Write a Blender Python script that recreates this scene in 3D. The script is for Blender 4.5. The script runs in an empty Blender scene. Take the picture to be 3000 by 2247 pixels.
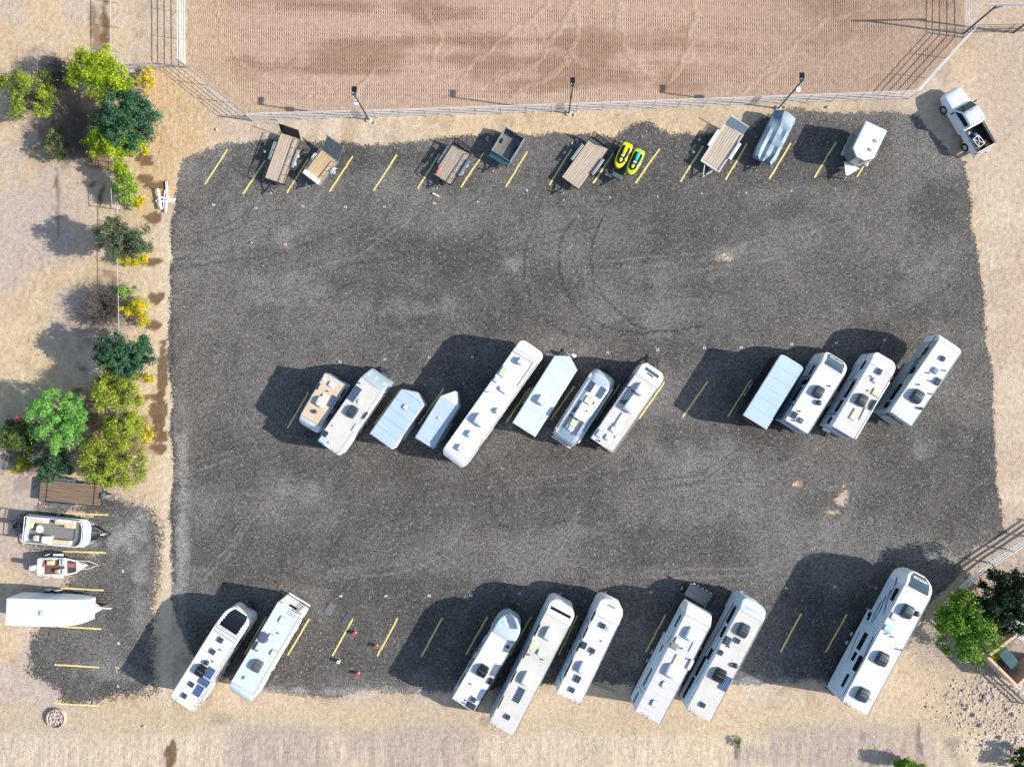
import bpy, bmesh, math, random
import numpy as np
from mathutils import Vector, Matrix, Euler

R = math.radians
rnd = random.Random(7)
sc = bpy.context.scene
col = sc.collection

# ---------------------------------------------------------------- camera, sky, sun, exposure
H, FPX = 63.0, 2027.0                      # drone height (m), focal length in photo pixels (photo is 3000 wide)
CAM_EUL = Euler((R(1.33), R(1.41), 0.0), 'XYZ')
cam = bpy.data.cameras.new('camera'); cam.sensor_fit = 'HORIZONTAL'; cam.sensor_width = 36.0
cam.lens = 36.0 * FPX / 3000.0; cam.clip_start = 0.5; cam.clip_end = 3000.0
cam_o = bpy.data.objects.new('camera', cam); col.objects.link(cam_o)
cam_o.location = (0, 0, H); cam_o.rotation_euler = CAM_EUL; sc.camera = cam_o

SUN_EL = R(27.3); SUN_DIR = Vector((0.989, -0.149, 0)).normalized()
w = bpy.data.worlds.new('World'); sc.world = w; w.use_nodes = True
wn = w.node_tree; bg = wn.nodes['Background']
sky = wn.nodes.new('ShaderNodeTexSky'); sky.sky_type = 'NISHITA'; sky.sun_disc = False
sky.sun_elevation = SUN_EL; sky.sun_rotation = math.atan2(SUN_DIR.x, SUN_DIR.y)
sky.air_density = 1.0; sky.dust_density = 0.9; sky.ozone_density = 1.0
wn.links.new(sky.outputs[0], bg.inputs[0]); bg.inputs[1].default_value = 0.125
sun = bpy.data.lights.new('sun', 'SUN'); sun.energy = 4.6; sun.angle = R(0.6); sun.color = (1.0, 0.95, 0.88)
sun_o = bpy.data.objects.new('sun', sun); col.objects.link(sun_o)
ldir = Vector((-SUN_DIR.x*math.cos(SUN_EL), -SUN_DIR.y*math.cos(SUN_EL), -math.sin(SUN_EL)))
sun_o.rotation_euler = ldir.to_track_quat('-Z', 'Y').to_euler(); sun_o.location = (30, -5, 40)
vs = sc.view_settings; vs.view_transform = 'Standard'; vs.look = 'None'; vs.gamma = 1.0
vs.use_curve_mapping = False; vs.exposure = 0.74
sc.cycles.max_bounces = 5; sc.cycles.diffuse_bounces = 2; sc.cycles.glossy_bounces = 2
sc.cycles.use_adaptive_sampling = True; sc.cycles.adaptive_threshold = .03
sc.cycles.transparent_max_bounces = 6; sc.cycles.caustics_reflective = False; sc.cycles.caustics_refractive = False

# ---------------------------------------------------------------- survey helper: photo pixel -> point at height z
CM = CAM_EUL.to_matrix(); CMT = CM.transposed()
def P(px, py, z=0.0):
    d = CM @ Vector(((px-1500)/FPX, -(py-1123.5)/FPX, -1.0)); t = (z-H)/d.z
    return Vector((d.x*t, d.y*t, z))
CMn = np.array(CM)
def to_px(X, Y):
    q = np.stack([X, Y, np.full_like(X, -H)], -1) @ CMn
    return 1500 + FPX*q[..., 0]/-q[..., 2], 1123.5 - FPX*q[..., 1]/-q[..., 2]

# ---------------------------------------------------------------- text shapes (made while the scene is still empty)
TXT = {}
def text_mesh(s, size=1.0, bold=0.0):
    c = bpy.data.curves.new('lettering', 'FONT'); c.body = s; c.size = size; c.align_x = 'CENTER'; c.align_y = 'CENTER'
    c.resolution_u = 2; c.offset = bold; c.extrude = 0.004; o = bpy.data.objects.new('lettering', c); col.objects.link(o)
    me = bpy.data.meshes.new_from_object(o.evaluated_get(bpy.context.evaluated_depsgraph_get()))
    bpy.data.objects.remove(o); bpy.data.curves.remove(c); me.name = 'lettering'; return me
for n_ in list(range(1, 19)) + list(range(20, 32)) + list(range(33, 41)) + [42, 47, 48, 49, 50]:
    TXT[str(n_)] = text_mesh(str(n_), 0.30, 0.010)
for s_, z_ in (('SONOMA', 0.29), ('NORTH TRAIL', 0.20), ('SOLITUDE', 0.27), ('Solitude', 0.3), ('Cameo', 0.24), ('TORQUE', 0.3)):
    TXT[s_] = text_mesh(s_, z_, 0.012)

# ---------------------------------------------------------------- materials
MATS = {}
def nodes(name):
    m = bpy.data.materials.new(name); m.use_nodes = True; nt = m.node_tree
    return m, nt, nt.nodes['Principled BSDF']
def mixc(nt, fac, a, b, mode='MIX'):
    n = nt.nodes.new('ShaderNodeMix'); n.data_type = 'RGBA'; n.blend_type = mode
    for k, v in ((0, fac), (6, a), (7, b)):
        if isinstance(v, (int, float)): n.inputs[k].default_value = v
        elif isinstance(v, (tuple, list)): n.inputs[k].default_value = (*v[:3], 1)
        else: nt.links.new(v, n.inputs[k])
    return n.outputs[2]
def math_(nt, op, a, b=0.0, c=0.0, clamp=False):
    n = nt.nodes.new('ShaderNodeMath'); n.operation = op; n.use_clamp = clamp
    for k, v in enumerate((a, b, c)):
        if isinstance(v, (int, float)): n.inputs[k].default_value = v
        else: nt.links.new(v, n.inputs[k])
    return n.outputs[0]
def ramp(nt, fac, a, b, lo=0.0, hi=1.0):
    n = nt.nodes.new('ShaderNodeMapRange'); n.clamp = True
    nt.links.new(fac, n.inputs[0])
    for k, v in enumerate((a, b, lo, hi)): n.inputs[k+1].default_value = v
    return n.outputs[0]
def noise_(nt, scale, detail=3.0, rough=0.55, vec=None, out=0):
    n = nt.nodes.new('ShaderNodeTexNoise'); n.inputs['Scale'].default_value = scale
    n.inputs['Detail'].default_value = detail; n.inputs['Roughness'].default_value = rough
    if vec is not None: nt.links.new(vec, n.inputs['Vector'])
    return n.outputs[out]
def bump_(nt, bsdf, height, strength, dist):
    b = nt.nodes.new('ShaderNodeBump'); b.inputs['Strength'].default_value = strength; b.inputs['Distance'].default_value = dist
    nt.links.new(height, b.inputs['Height']); nt.links.new(b.outputs[0], bsdf.inputs['Normal'])
def mk(name, c, rough=0.5, metal=0.0, var=0.08, scale=1.6, stain=None, stain_amt=0.0, spec=0.5, bump=0.0, streak=(1, 1, 1)):
    """painted / moulded surface with uneven tone, optional grime of its own colour"""
    if name in MATS: return MATS[name]
    m, nt, b = nodes(name)
    tc = nt.nodes.new('ShaderNodeTexCoord'); mp = nt.nodes.new('ShaderNodeMapping'); mp.inputs['Scale'].default_value = streak
    nt.links.new(tc.outputs['Object'], mp.inputs[0]); v = mp.outputs[0]
    n1 = noise_(nt, scale, 5, 0.6, v)
    c1 = tuple(min(1, x*(1-var)) for x in c); c2 = tuple(min(1, x*(1+var)) for x in c)
    o = mixc(nt, ramp(nt, n1, 0.3, 0.7), c1, c2)
    if stain:
        n2 = noise_(nt, scale*0.55+0.2, 6, 0.65, v)
        o = mixc(nt, ramp(nt, n2, 0.5, 0.75, 0, stain_amt), o, stain)
    nt.links.new(o, b.inputs['Base Color']); b.inputs['Roughness'].default_value = rough; b.inputs['Metallic'].default_value = metal
    b.inputs['Specular IOR Level'].default_value = spec
    if bump: bump_(nt, b, noise_(nt, scale*6, 4, 0.6, v), bump, 0.02)
    MATS[name] = m; return m
W = mk('white gelcoat', (.80, .80, .79), .35, var=.03, stain=(.62, .60, .55), stain_amt=.25)
W2 = mk('shade tinted white siding', (.54, .64, .73), .3, var=.04, stain=(.46, .54, .6), stain_amt=.3)  # white siding with the blue of skylit shade mixed into its colour
SLATE = mk('slate siding', (.24, .29, .34), .35, var=.08)
GGRN = mk('grey green siding', (.40, .46, .48), .35, var=.05)
ROOFC = mk('cream roof membrane', (.60, .575, .53), .75, var=.04, scale=.8, stain=(.45, .42, .36), stain_amt=.7)
ROOFW = mk('white roof membrane', (.68, .68, .675), .7, var=.03, scale=.8, stain=(.54, .53, .51), stain_amt=.6)
ROOFT = mk('tan roof membrane', (.60, .47, .33), .7, var=.08, scale=.9, stain=(.64, .57, .46), stain_amt=.6)
ROOFD = mk('weathered white roof', (.60, .585, .595), .75, var=.06, scale=1.2, stain=(.50, .48, .49), stain_amt=.6, streak=(3, .5, 1))
ROOFB = mk('bluish white roof', (.58, .64, .65), .5, var=.03, scale=.8)
CARGO = mk('pale blue aluminium roof', (.42, .54, .63), .5, .0, var=.06, scale=.6, stain=(.52, .63, .70), stain_amt=.8)
CARGO2 = mk('silver blue roof sheet', (.44, .54, .61), .55, .0, var=.08, scale=.9, stain=(.52, .62, .67), stain_amt=.8)
CARGOW = mk('chalky white roof coating', (.55, .61, .645), .75, var=.06, scale=1.1, stain=(.64, .66, .665), stain_amt=.9)
BLACK = mk('black paint', (.012, .012, .014), .35, var=.2)
DARK = mk('dark steel', (.03, .032, .035), .55, var=.25, stain=(.08, .05, .035), stain_amt=.5)
GREY = mk('grey metal', (.30, .31, .32), .5, .3, var=.15)
GALV = mk('galvanised pipe', (.50, .51, .53), .45, .35, var=.12)
WPIPE = mk('white painted pipe', (.72, .72, .71), .5, var=.08, stain=(.5, .42, .34), stain_amt=.4)
GLASS = mk('dark tinted glass', (.008, .010, .014), .08, var=.1)
GLASSB = mk('blue grey tinted glass', (.055, .085, .11), .12, var=.2, scale=.7)
ACD = mk('dark plastic shroud', (.035, .050, .062), .42, var=.15)
ACW = mk('white plastic shroud', (.78, .78, .77), .45, var=.03)
VENTG = mk('smoked vent lid', (.05, .06, .075), .3, var=.2)
SKYL = mk('yellowed skylight', (.62, .64, .44), .35, var=.06)
SKYB = mk('pale blue skylight', (.45, .60, .70), .25, var=.06)
TRIM = mk('grey sealant trim', (.34, .33, .31), .6, var=.2)
RUB = mk('tyre rubber', (.018, .018, .019), .85, var=.2)
RIM = mk('steel rim', (.55, .56, .58), .35, .5, var=.1)
WOODP = mk('pale deck plank', (.50, .40, .30), .8, var=.22, scale=1.2, streak=(.6, 9, 9), bump=.4, stain=(.34, .27, .21), stain_amt=.5)
WOODY = mk('new pine plank', (.52, .38, .22), .75, var=.2, scale=1.2, streak=(.6, 9, 9), bump=.4)
WOODG = mk('weathered plank', (.40, .33, .26), .85, var=.25, scale=1.2, streak=(.6, 9, 9), bump=.5, stain=(.20, .15, .11), stain_amt=.6)
WOODB = mk('old brown plank', (.23, .155, .105), .85, var=.3, scale=1.2, streak=(.6, 9, 9), bump=.5, stain=(.33, .25, .18), stain_amt=.6)
YEL = mk('yellow line paint', (.72, .60, .22), .7, var=.12, scale=5, stain=(.40, .35, .22), stain_amt=.75, bump=.3)
WMARK = mk('white stencil paint', (.62, .62, .61), .8, var=.1, scale=9, stain=(.25, .25, .25), stain_amt=.6)
WLET = mk('white lettering vinyl', (.78, .78, .77), .5, var=.02)
TARP = mk('blue grey tarpaulin', (.17, .245, .30), .5, var=.15, scale=1.3, stain=(.25, .32, .37), stain_amt=.6, bump=.5)
REDP = mk('red plastic', (.55, .05, .04), .4, var=.1)
BEIGE = mk('beige vinyl', (.60, .52, .34), .55, var=.06)
NAVY = mk('navy stripe vinyl', (.015, .028, .06), .35, var=.15)
NEONY = mk('yellow hull', (.78, .70, .01), .3, var=.04)
NEONG = mk('lime hull', (.52, .70, .02), .3, var=.04)
TEAL = mk('teal seat vinyl', (.02, .45, .52), .5, var=.06)
CARPET = mk('grey boat carpet', (.20, .19, .185), .9, var=.15, scale=6)
BROWNC = mk('brown boat floor', (.16, .075, .045), .8, var=.3, scale=3, stain=(.30, .15, .10), stain_amt=.6)
STUC = mk('peach stucco', (.56, .40, .29), .85, var=.06, scale=3, bump=.3)
CONC = mk('concrete', (.50, .48, .43), .85, var=.08, scale=1.5, bump=.2)
GREENM = mk('green painted metal', (.05, .12, .13), .4, var=.15)
ROCK = mk('pinkish rock', (.46, .38, .34), .95, var=.25, scale=2, stain=(.58, .53, .48), stain_amt=.7)
BARK = mk('grey brown bark', (.16, .125, .10), .9, var=.3, scale=4, bump=.6)
BARKL = mk('pale bark', (.36, .32, .24), .9, var=.25, scale=4, bump=.5)
TWIG = mk('dead grey twig', (.17, .15, .145), .9, var=.35, scale=3)
ORANGE = mk('orange packaging', (.62, .20, .03), .5, var=.2, scale=5)
BLUEP = mk('blue plastic', (.04, .15, .42), .4, var=.1)
SILV = mk('brushed aluminium', (.52, .53, .54), .35, .8, var=.08)
AIRS = mk('airstream aluminium', (.62, .70, .76), .30, .55, var=.05, scale=.8)
PURP = mk('purple cover', (.10, .04, .16), .6, var=.1)
TAIL = mk('tail lamp red', (.35, .01, .01), .25, var=.1)
TRUCKW = mk('truck white paint', (.80, .81, .82), .2, var=.01, scale=.5, stain=(.72, .72, .71), stain_amt=.2)

def cell_mat(nx, ny, c=(.012, .03, .085)):
    nm = 'solar cells %dx%d %d' % (nx, ny, int(c[2]*1000))
    if nm in MATS: return MATS[nm]
    m, nt, b = nodes(nm); tc = nt.nodes.new('ShaderNodeTexCoord'); sp = nt.nodes.new('ShaderNodeSeparateXYZ')
    nt.links.new(tc.outputs['Generated'], sp.inputs[0])
    def line(o, n, wd):
        f = math_(nt, 'FRACT', math_(nt, 'MULTIPLY', o, float(n)))
        return math_(nt, 'GREATER_THAN', math_(nt, 'ABSOLUTE', math_(nt, 'SUBTRACT', f, .5)), .5-wd)
    g = math_(nt, 'MAXIMUM', line(sp.outputs[0], nx, .07), line(sp.outputs[1], ny, .07))
    nt.links.new(mixc(nt, g, c, (.22, .30, .40)), b.inputs['Base Color']); b.inputs['Roughness'].default_value = .35
    MATS[nm] = m; return m

# ---------------------------------------------------------------- mesh building
class MB:
    def __init__(s): s.v = []; s.f = []
    def add(s, vs, fs):
        k = len(s.v); s.v += [tuple(x) for x in vs]; s.f += [tuple(i+k for i in f) for f in fs]; return s
    def box(s, c, d, rz=0.0, M=None):
        x, y, z = (q/2 for q in d); vs = [Vector((a*x, b*y, e*z)) for e in (-1, 1) for a, b in ((-1, -1), (1, -1), (1, 1), (-1, 1))]
        if rz: r = Matrix.Rotation(rz, 3, 'Z'); vs = [r @ q for q in vs]
        if M: vs = [M @ q for q in vs]
        vs = [q+Vector(c) for q in vs]
        return s.add(vs, [(3, 2, 1, 0), (4, 5, 6, 7), (0, 1, 5, 4), (1, 2, 6, 5), (2, 3, 7, 6), (3, 0, 4, 7)])
    def bar(s, p, q, wd, ht):
        p = Vector(p); q = Vector(q); d = q-p; L = d.length; d.normalize()
        up = Vector((0, 0, 1)) if abs(d.z) < .95 else Vector((1, 0, 0)); yv = up.cross(d).normalized(); zv = d.cross(yv)
        M = Matrix((d, yv, zv)).transposed(); return s.box((p+q)/2, (L, wd, ht), M=M)
    def tube(s, p, q, r0, r1=None, n=8, cap=True):
        p = Vector(p); q = Vector(q); d = (q-p).normalized(); r1 = r0 if r1 is None else r1
        up = Vector((0, 0, 1)) if abs(d.z) < .9 else Vector((1, 0, 0)); a = d.cross(up).normalized(); b = d.cross(a)
        vs = []
        for c, r in ((p, r0), (q, r1)):
            vs += [c+(a*math.cos(2*math.pi*k/n)+b*math.sin(2*math.pi*k/n))*r for k in range(n)]
        fs = [(k, (k+1) % n, n+(k+1) % n, n+k) for k in range(n)]
        if cap: fs += [tuple(range(n))[::-1], tuple(range(n, 2*n))]
        return s.add(vs, fs)
    def path(s, pts, r, n=6):
        for a, b in zip(pts, pts[1:]): s.tube(a, b, r, n=n)
        return s
    def prism(s, poly, z0, z1):
        n = len(poly); a = sum(poly[k][0]*poly[(k+1) % n][1]-poly[(k+1) % n][0]*poly[k][1] for k in range(n))
        if a < 0: poly = poly[::-1]
        vs = [(x, y, z0) for x, y in poly]+[(x, y, z1) for x, y in poly]
        return s.add(vs, [tuple(range(n))[::-1], tuple(range(n, 2*n))]+[(k, (k+1) % n, n+(k+1) % n, n+k) for k in range(n)])
    def loft(s, rings, closed=True):
        n = len(rings[0]); vs = [p for r in rings for p in r]; fs = []
        for i in range(len(rings)-1):
            for k in range(n): fs.append((i*n+k, i*n+(k+1) % n, (i+1)*n+(k+1) % n, (i+1)*n+k))
        if closed: fs += [tuple(range(n))[::-1], tuple(range((len(rings)-1)*n, len(rings)*n))]
        return s.add(vs, fs)
    def build(s, name, mat, parent=None, bev=0.0, seg=2, ang=35):
        me = bpy.data.meshes.new(name); me.from_pydata(s.v, [], s.f); me.materials.append(mat); me.update()
        return link(name, me, parent, bev, seg, ang)
def link(name, me, parent=None, bev=0.0, seg=2, ang=35):
    if ang:
        me.polygons.foreach_set('use_smooth', [True]*len(me.polygons)); me.set_sharp_from_angle(angle=R(ang))
    o = bpy.data.objects.new(name, me); col.objects.link(o)
    if parent is not None: o.parent = parent
    if bev: b = o.modifiers.new('bevel', 'BEVEL'); b.width = bev; b.segments = seg; b.limit_method = 'ANGLE'
    return o
def tag(o, label=None, cat=None, group=None, kind=None):
    for k, v in (('label', label), ('category', cat), ('group', group), ('kind', kind)):
        if v: o[k] = v
    return o
def ring(x, hw, zb, zt, r, k=4):
    r = min(r, hw*.98, (zt-zb)*.98); pts = [(x, hw, zb), (x, hw, zt-r)]
    for j in range(1, k+1):
        a = j/k*math.pi/2; pts.append((x, hw-r+r*math.cos(a), zt-r+r*math.sin(a)))
    for j in range(0, k+1):
        a = math.pi/2+j/k*math.pi/2; pts.append((x, -hw+r+r*math.cos(a), zt-r+r*math.sin(a)))
    pts.append((x, -hw, zb)); return pts
class Thing:
    """a thing standing on the ground: an Empty at its base; local x runs from its rear to its front, y to its left"""
    def __init__(s, name, label, cat, rear, front, z=0.0, group=None):
        a = P(*rear, z); b = P(*front, z); s.a = Vector((a.x, a.y, 0)); d = b-a; s.yaw = math.atan2(d.y, d.x); s.L = d.length
        s.o = bpy.data.objects.new(name, None); col.objects.link(s.o); s.o.empty_display_size = .3
        s.o.location = s.a; s.o.rotation_euler = (0, 0, s.yaw); tag(s.o, label, cat, group)
        s.r = Matrix.Rotation(-s.yaw, 3, 'Z')
    def l(s, px, py, z):
        q = s.r @ (P(px, py, z)-s.a); return q.x, q.y
    def side(s, px, py, y):
        c = s.r @ (Vector((0, 0, H))-s.a); d = s.r @ (P(px, py, 0)-Vector((0, 0, H))); t = (y-c.y)/d.y
        return c.x+t*d.x, H+t*d.z
    def box(s, name, mat, c, d, bev=0.0, rz=0.0, par=None, seg=2): return MB().box(c, d, rz).build(name, mat, par or s.o, bev, seg)
    def tube(s, name, mat, p, q, r, r1=None, n=10, par=None): return MB().tube(p, q, r, r1, n).build(name, mat, par or s.o)

# ---------------------------------------------------------------- the ground: one sheet of soil, gravel lot and arena
def vnoise(x, y, seed):
    g = np.random.RandomState(seed).rand(256, 256)
    xi = np.floor(x).astype(int); yi = np.floor(y).astype(int); fx = x-xi; fy = y-yi
    fx = fx*fx*(3-2*fx); fy = fy*fy*(3-2*fy)
    a = g[xi & 255, yi & 255]; b = g[(xi+1) & 255, yi & 255]; c = g[xi & 255, (yi+1) & 255]; d = g[(xi+1) & 255, (yi+1) & 255]
    return (a*(1-fx)+b*fx)*(1-fy)+(c*(1-fx)+d*fx)*fy
def fbm(x, y, s, seed, oc=4):
    t = 0; amp = .5
    for k in range(oc): t = t+amp*vnoise(x*s+17*k, y*s+9*k, seed+k); s *= 2.03; amp *= .5
    return t/(1-.5**oc)
def sstep(a, b, x): t = np.clip((x-a)/(b-a), 0, 1); return t*t*(3-2*t)
def seg_dist(X, Y, pts, close=False):
    d = np.full(X.shape, 1e9); pts = list(pts); q = pts[1:]+([pts[0]] if close else [])
    for (ax, ay), (bx, by) in zip(pts, q):
        vx, vy = bx-ax, by-ay; t = np.clip(((X-ax)*vx+(Y-ay)*vy)/(vx*vx+vy*vy+1e-9), 0, 1)
        d = np.minimum(d, np.hypot(X-ax-t*vx, Y-ay-t*vy))
    return d
def poly_sd(X, Y, pts):
    ins = np.zeros(X.shape, bool)
    for (ax, ay), (bx, by) in zip(pts, pts[1:]+[pts[0]]):
        c = ((ay > Y) != (by > Y)) & (X < (bx-ax)*(Y-ay)/(by-ay+1e-12)+ax); ins ^= c
    d = seg_dist(X, Y, pts, True); return np.where(ins, d, -d)
OV = 1.3562                                  # survey notes below were taken on a reduced print of the photo
def ov(*p): return [(x*OV, y*OV) for x, y in p]
LOT = ov((372,460),(375,395),(392,345),(440,325),(480,312),(540,303),(600,298),(700,303),(790,312),(870,308),(930,300),(985,290),
    (1040,283),(1100,290),(1180,293),(1260,287),(1330,290),(1365,275),(1395,256),(1420,268),(1450,285),(1510,292),(1560,285),(1625,275),
    (1660,245),(1720,238),(1800,240),(1860,244),(1930,240),(1985,250),(2020,285),(2050,330),(2085,350),(2095,420),(2105,500),(2115,580),
    (2125,660),(2135,760),(2143,860),(2149,940),(2154,990),(2150,1030),(2160,1070),(2170,1110),(2172,1150),(2150,1163),(2110,1185),
    (2085,1215),(2050,1260),(2010,1300),(1985,1340),(1950,1390),(1880,1450),(1800,1476),(1750,1474),(1640,1478),(1560,1482),(1480,1488),
    (1380,1480),(1280,1476),(1200,1480),(1100,1488),(1000,1490),(900,1492),(800,1496),(720,1502),(640,1500),(560,1490),(520,1480),
    (470,1450),(420,1420),(398,1390),(378,1330),(372,1290),(370,1200),(369,1100),(368,1000),(366,900),(364,800),(363,700),(364,600),(368,520))
LOT2 = ov((180,1075),(250,1068),(325,1092),(343,1150),(343,1250),(338,1350),(341,1450),(332,1498),(260,1516),(180,1520),(125,1505),
    (70,1470),(50,1400),(70,1360),(120,1325),(150,1240),(112,1205),(45,1180),(25,1130),(80,1092))
ARENA = [(546,-900),(548,196),(742,350),(1693,324),(2661,286),(2826,112),(2826,-900)]
xs = np.arange(-51, 49.01, .2); ys = np.arange(-37, 39.01, .2)
ext = np.array([4, 12, 30, 70, 160, 400, 900.])
xs = np.concatenate([xs[0]-ext[::-1], xs, xs[-1]+ext]); ys = np.concatenate([ys[0]-ext[::-1], ys, ys[-1]+ext])
X, Y = np.meshgrid(xs, ys, indexing='ij'); U, V_ = to_px(X, Y)
n1 = fbm(X, Y, .09, 1); n2 = fbm(X, Y, .35, 5); n3 = fbm(X, Y, 1.3, 9); n4 = fbm(X, Y, .05, 13); nx = fbm(X, Y*.25, .5, 21); ny = fbm(X*4, Y*.5, .45, 31)
def C(r, g, b): return np.array([r, g, b])
def mixa(a, b, m): return a*(1-m[..., None])+b*m[..., None]
SAND, PINK, OCHRE, PALE = C(.56, .43, .275), C(.44, .36, .305), C(.53, .36, .195), C(.62, .52, .385)
soil = np.broadcast_to(SAND, X.shape+(3,)).copy()
soil = mixa(soil, PINK, sstep(.42, .66, n1*.65+n2*.35)*.75)
soil = mixa(soil, PALE, sstep(.55, .75, n2*.5+n4*.5)*.6)
soil = soil*(1+.34*(n2-.5)+.26*(n3-.5))[..., None]
soil = mixa(soil, C(.36, .27, .18), sstep(.60, .74, fbm(X, Y, .55, 91))*.45)
# left yard: pinkish gravelly soil; ochre strip between fence and lot; bottom bank paler; right-hand track peachy
soil = mixa(soil, PINK*1.05, sstep(330, 180, U)*sstep(.40, .62, n1*.5+n2*.5)*.8)
soil = mixa(soil, OCHRE, sstep(70, 10, np.abs(U-455-40*(n2-.5)))*sstep(80, 250, V_)*sstep(760, 520, V_)*(.35+.5*n2))
soil = mixa(soil, C(.60, .475, .32), sstep(75, 20, np.abs(U-450))*sstep(600, 760, V_)*sstep(1560, 1400, V_)*(.5+.5*n2))
soil = mixa(soil, OCHRE*1.05, sstep(230, 60, np.hypot(U-470, (V_-380)*.9))*.75*n3*1.6)
soil = mixa(soil, PALE, sstep(22, 8, np.abs(U-487))*sstep(600, 700, V_)*.7)
soil = mixa(soil, C(.475, .37, .285), sstep(2830, 2890, U)*.8)
soil = mixa(soil, PALE*.95, sstep(.45, .7, fbm(X*.4, Y*1.2, .3, 77))*sstep(2850, 2900, U)*.6)
soil = mixa(soil, C(.50, .40, .27), sstep(2040, 2090, V_)*sstep(2170, 2120, V_)*.7)
soil = mixa(soil, PALE*.93, sstep(2130, 2170, V_+30*(n2-.5))*(.55+.25*ny))
soil = mixa(soil, PINK*.92, sstep(2090, 2150, V_)*sstep(.5, .66, fbm(X*.8, Y, .16, 41))*.85)
soil = mixa(soil, C(.31, .27, .24), sstep(2560, 2760, U)*sstep(1500, 1580, V_)*sstep(2080, 1900, V_)*(.25+.7*n2))      # trodden grey dust by the white fence
soil = mixa(soil, PINK*.9, sstep(.45, .62, n1)*sstep(2120, 2180, V_)*sstep(1500, 2100, U)*.7)
def blob(px, py, rx, ry, seed, edge=.35):
    q = np.hypot((U-px)/rx, (V_-py)/ry)+(fbm(X, Y, 1.1, seed)-.5)*1.5+(fbm(X, Y, .45, seed+7)-.5)*.9; return sstep(1.0, 1.0-edge, q)
def trail(pts, wd, seed, soft=.6, jit=14):
    d = seg_dist(U+(fbm(X, Y, .8, seed)-.5)*jit, V_+(fbm(X, Y, .8, seed+3)-.5)*jit, pts); return sstep(wd, wd*(1-soft), d)
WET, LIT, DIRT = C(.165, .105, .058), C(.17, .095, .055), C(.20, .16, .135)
for k, (x, y, rx, ry) in enumerate([(435,471,26,15),(424,524,16,8),(446,543,28,12),(450,640,22,14),(440,768,26,10),(452,868,22,16),(450,952,22,14),
        (474,1080,13,75),(470,1190,20,60),(466,1255,13,30),(460,1312,18,14),(430,1165,26,8),(505,2190,9,44),(493,2215,8,22)]):
    soil = mixa(soil, WET, blob(x, y, rx*1.3, ry*1.3, 50+k, .16)*.95)
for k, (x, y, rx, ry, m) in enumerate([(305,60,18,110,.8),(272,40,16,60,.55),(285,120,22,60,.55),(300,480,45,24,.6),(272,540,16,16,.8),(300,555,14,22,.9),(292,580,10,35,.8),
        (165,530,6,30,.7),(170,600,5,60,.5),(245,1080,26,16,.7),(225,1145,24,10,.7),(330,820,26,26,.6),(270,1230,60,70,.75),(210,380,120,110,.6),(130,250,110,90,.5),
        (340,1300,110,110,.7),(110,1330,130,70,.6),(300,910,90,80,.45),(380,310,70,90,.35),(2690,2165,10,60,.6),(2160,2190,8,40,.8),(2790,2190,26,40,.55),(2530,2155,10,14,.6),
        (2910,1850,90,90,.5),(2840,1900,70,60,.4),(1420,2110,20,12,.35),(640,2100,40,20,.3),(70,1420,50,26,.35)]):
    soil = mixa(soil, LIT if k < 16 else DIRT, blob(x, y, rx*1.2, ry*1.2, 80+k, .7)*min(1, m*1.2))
soil = mixa(soil, DIRT*1.5, trail([(2330,2130),(2335,2190),(2345,2260)], 5, 120, jit=20)*.6)
soil = mixa(soil, DIRT, trail([(2692,2120),(2698,2180),(2712,2260)], 4, 121, jit=16)*.8)
for pts in ([(405,480),(440,520),(470,430)], [(385,60),(405,110),(400,170)], [(440,300),(500,420),(520,440)], [(155,600),(120,790),(100,830)], [(75,700),(60,800),(20,850)],
            [(2900,560),(2990,600)], [(2920,760),(2960,880),(2940,1000)], [(2960,640),(3020,900),(2990,1100)], [(2900,1100),(2960,1000)], [(310,1490),(380,1470),(450,1440)]):
    soil = mixa(soil, PINK*.72, trail(pts, 3.2, 140, .7, 6)*.6)
sr = random.Random(12)
for k in range(26):       # grader scrapes in the ochre corner
    x, y = 430+sr.random()*180, 215+sr.random()*260; a = 1.05+sr.random()*.35; ln = 30+sr.random()*80
    soil = mixa(soil, (OCHRE*.72 if k % 2 else PALE), trail([(x, y), (x+ln*math.cos(a), y+ln*math.sin(a))], 3.5, 600+k, .7, 8)*.55)
for k in range(34):       # wash lines and wheel scuffs in the sand
    x, y = ((sr.random()*230, sr.random()*1150) if k < 16 else (2880+sr.random()*110, 150+sr.random()*1300)); a = 1.2+sr.random()*.7; ln = 40+sr.random()*140
    soil = mixa(soil, (PINK*.75 if k % 3 else PALE*1.05), trail([(x, y), (x+ln*.5*math.cos(a)+6, y+ln*.5*math.sin(a)), (x+ln*math.cos(a), y+ln*math.sin(a))], 3.0, 640+k, .8, 10)*.5)
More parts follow.
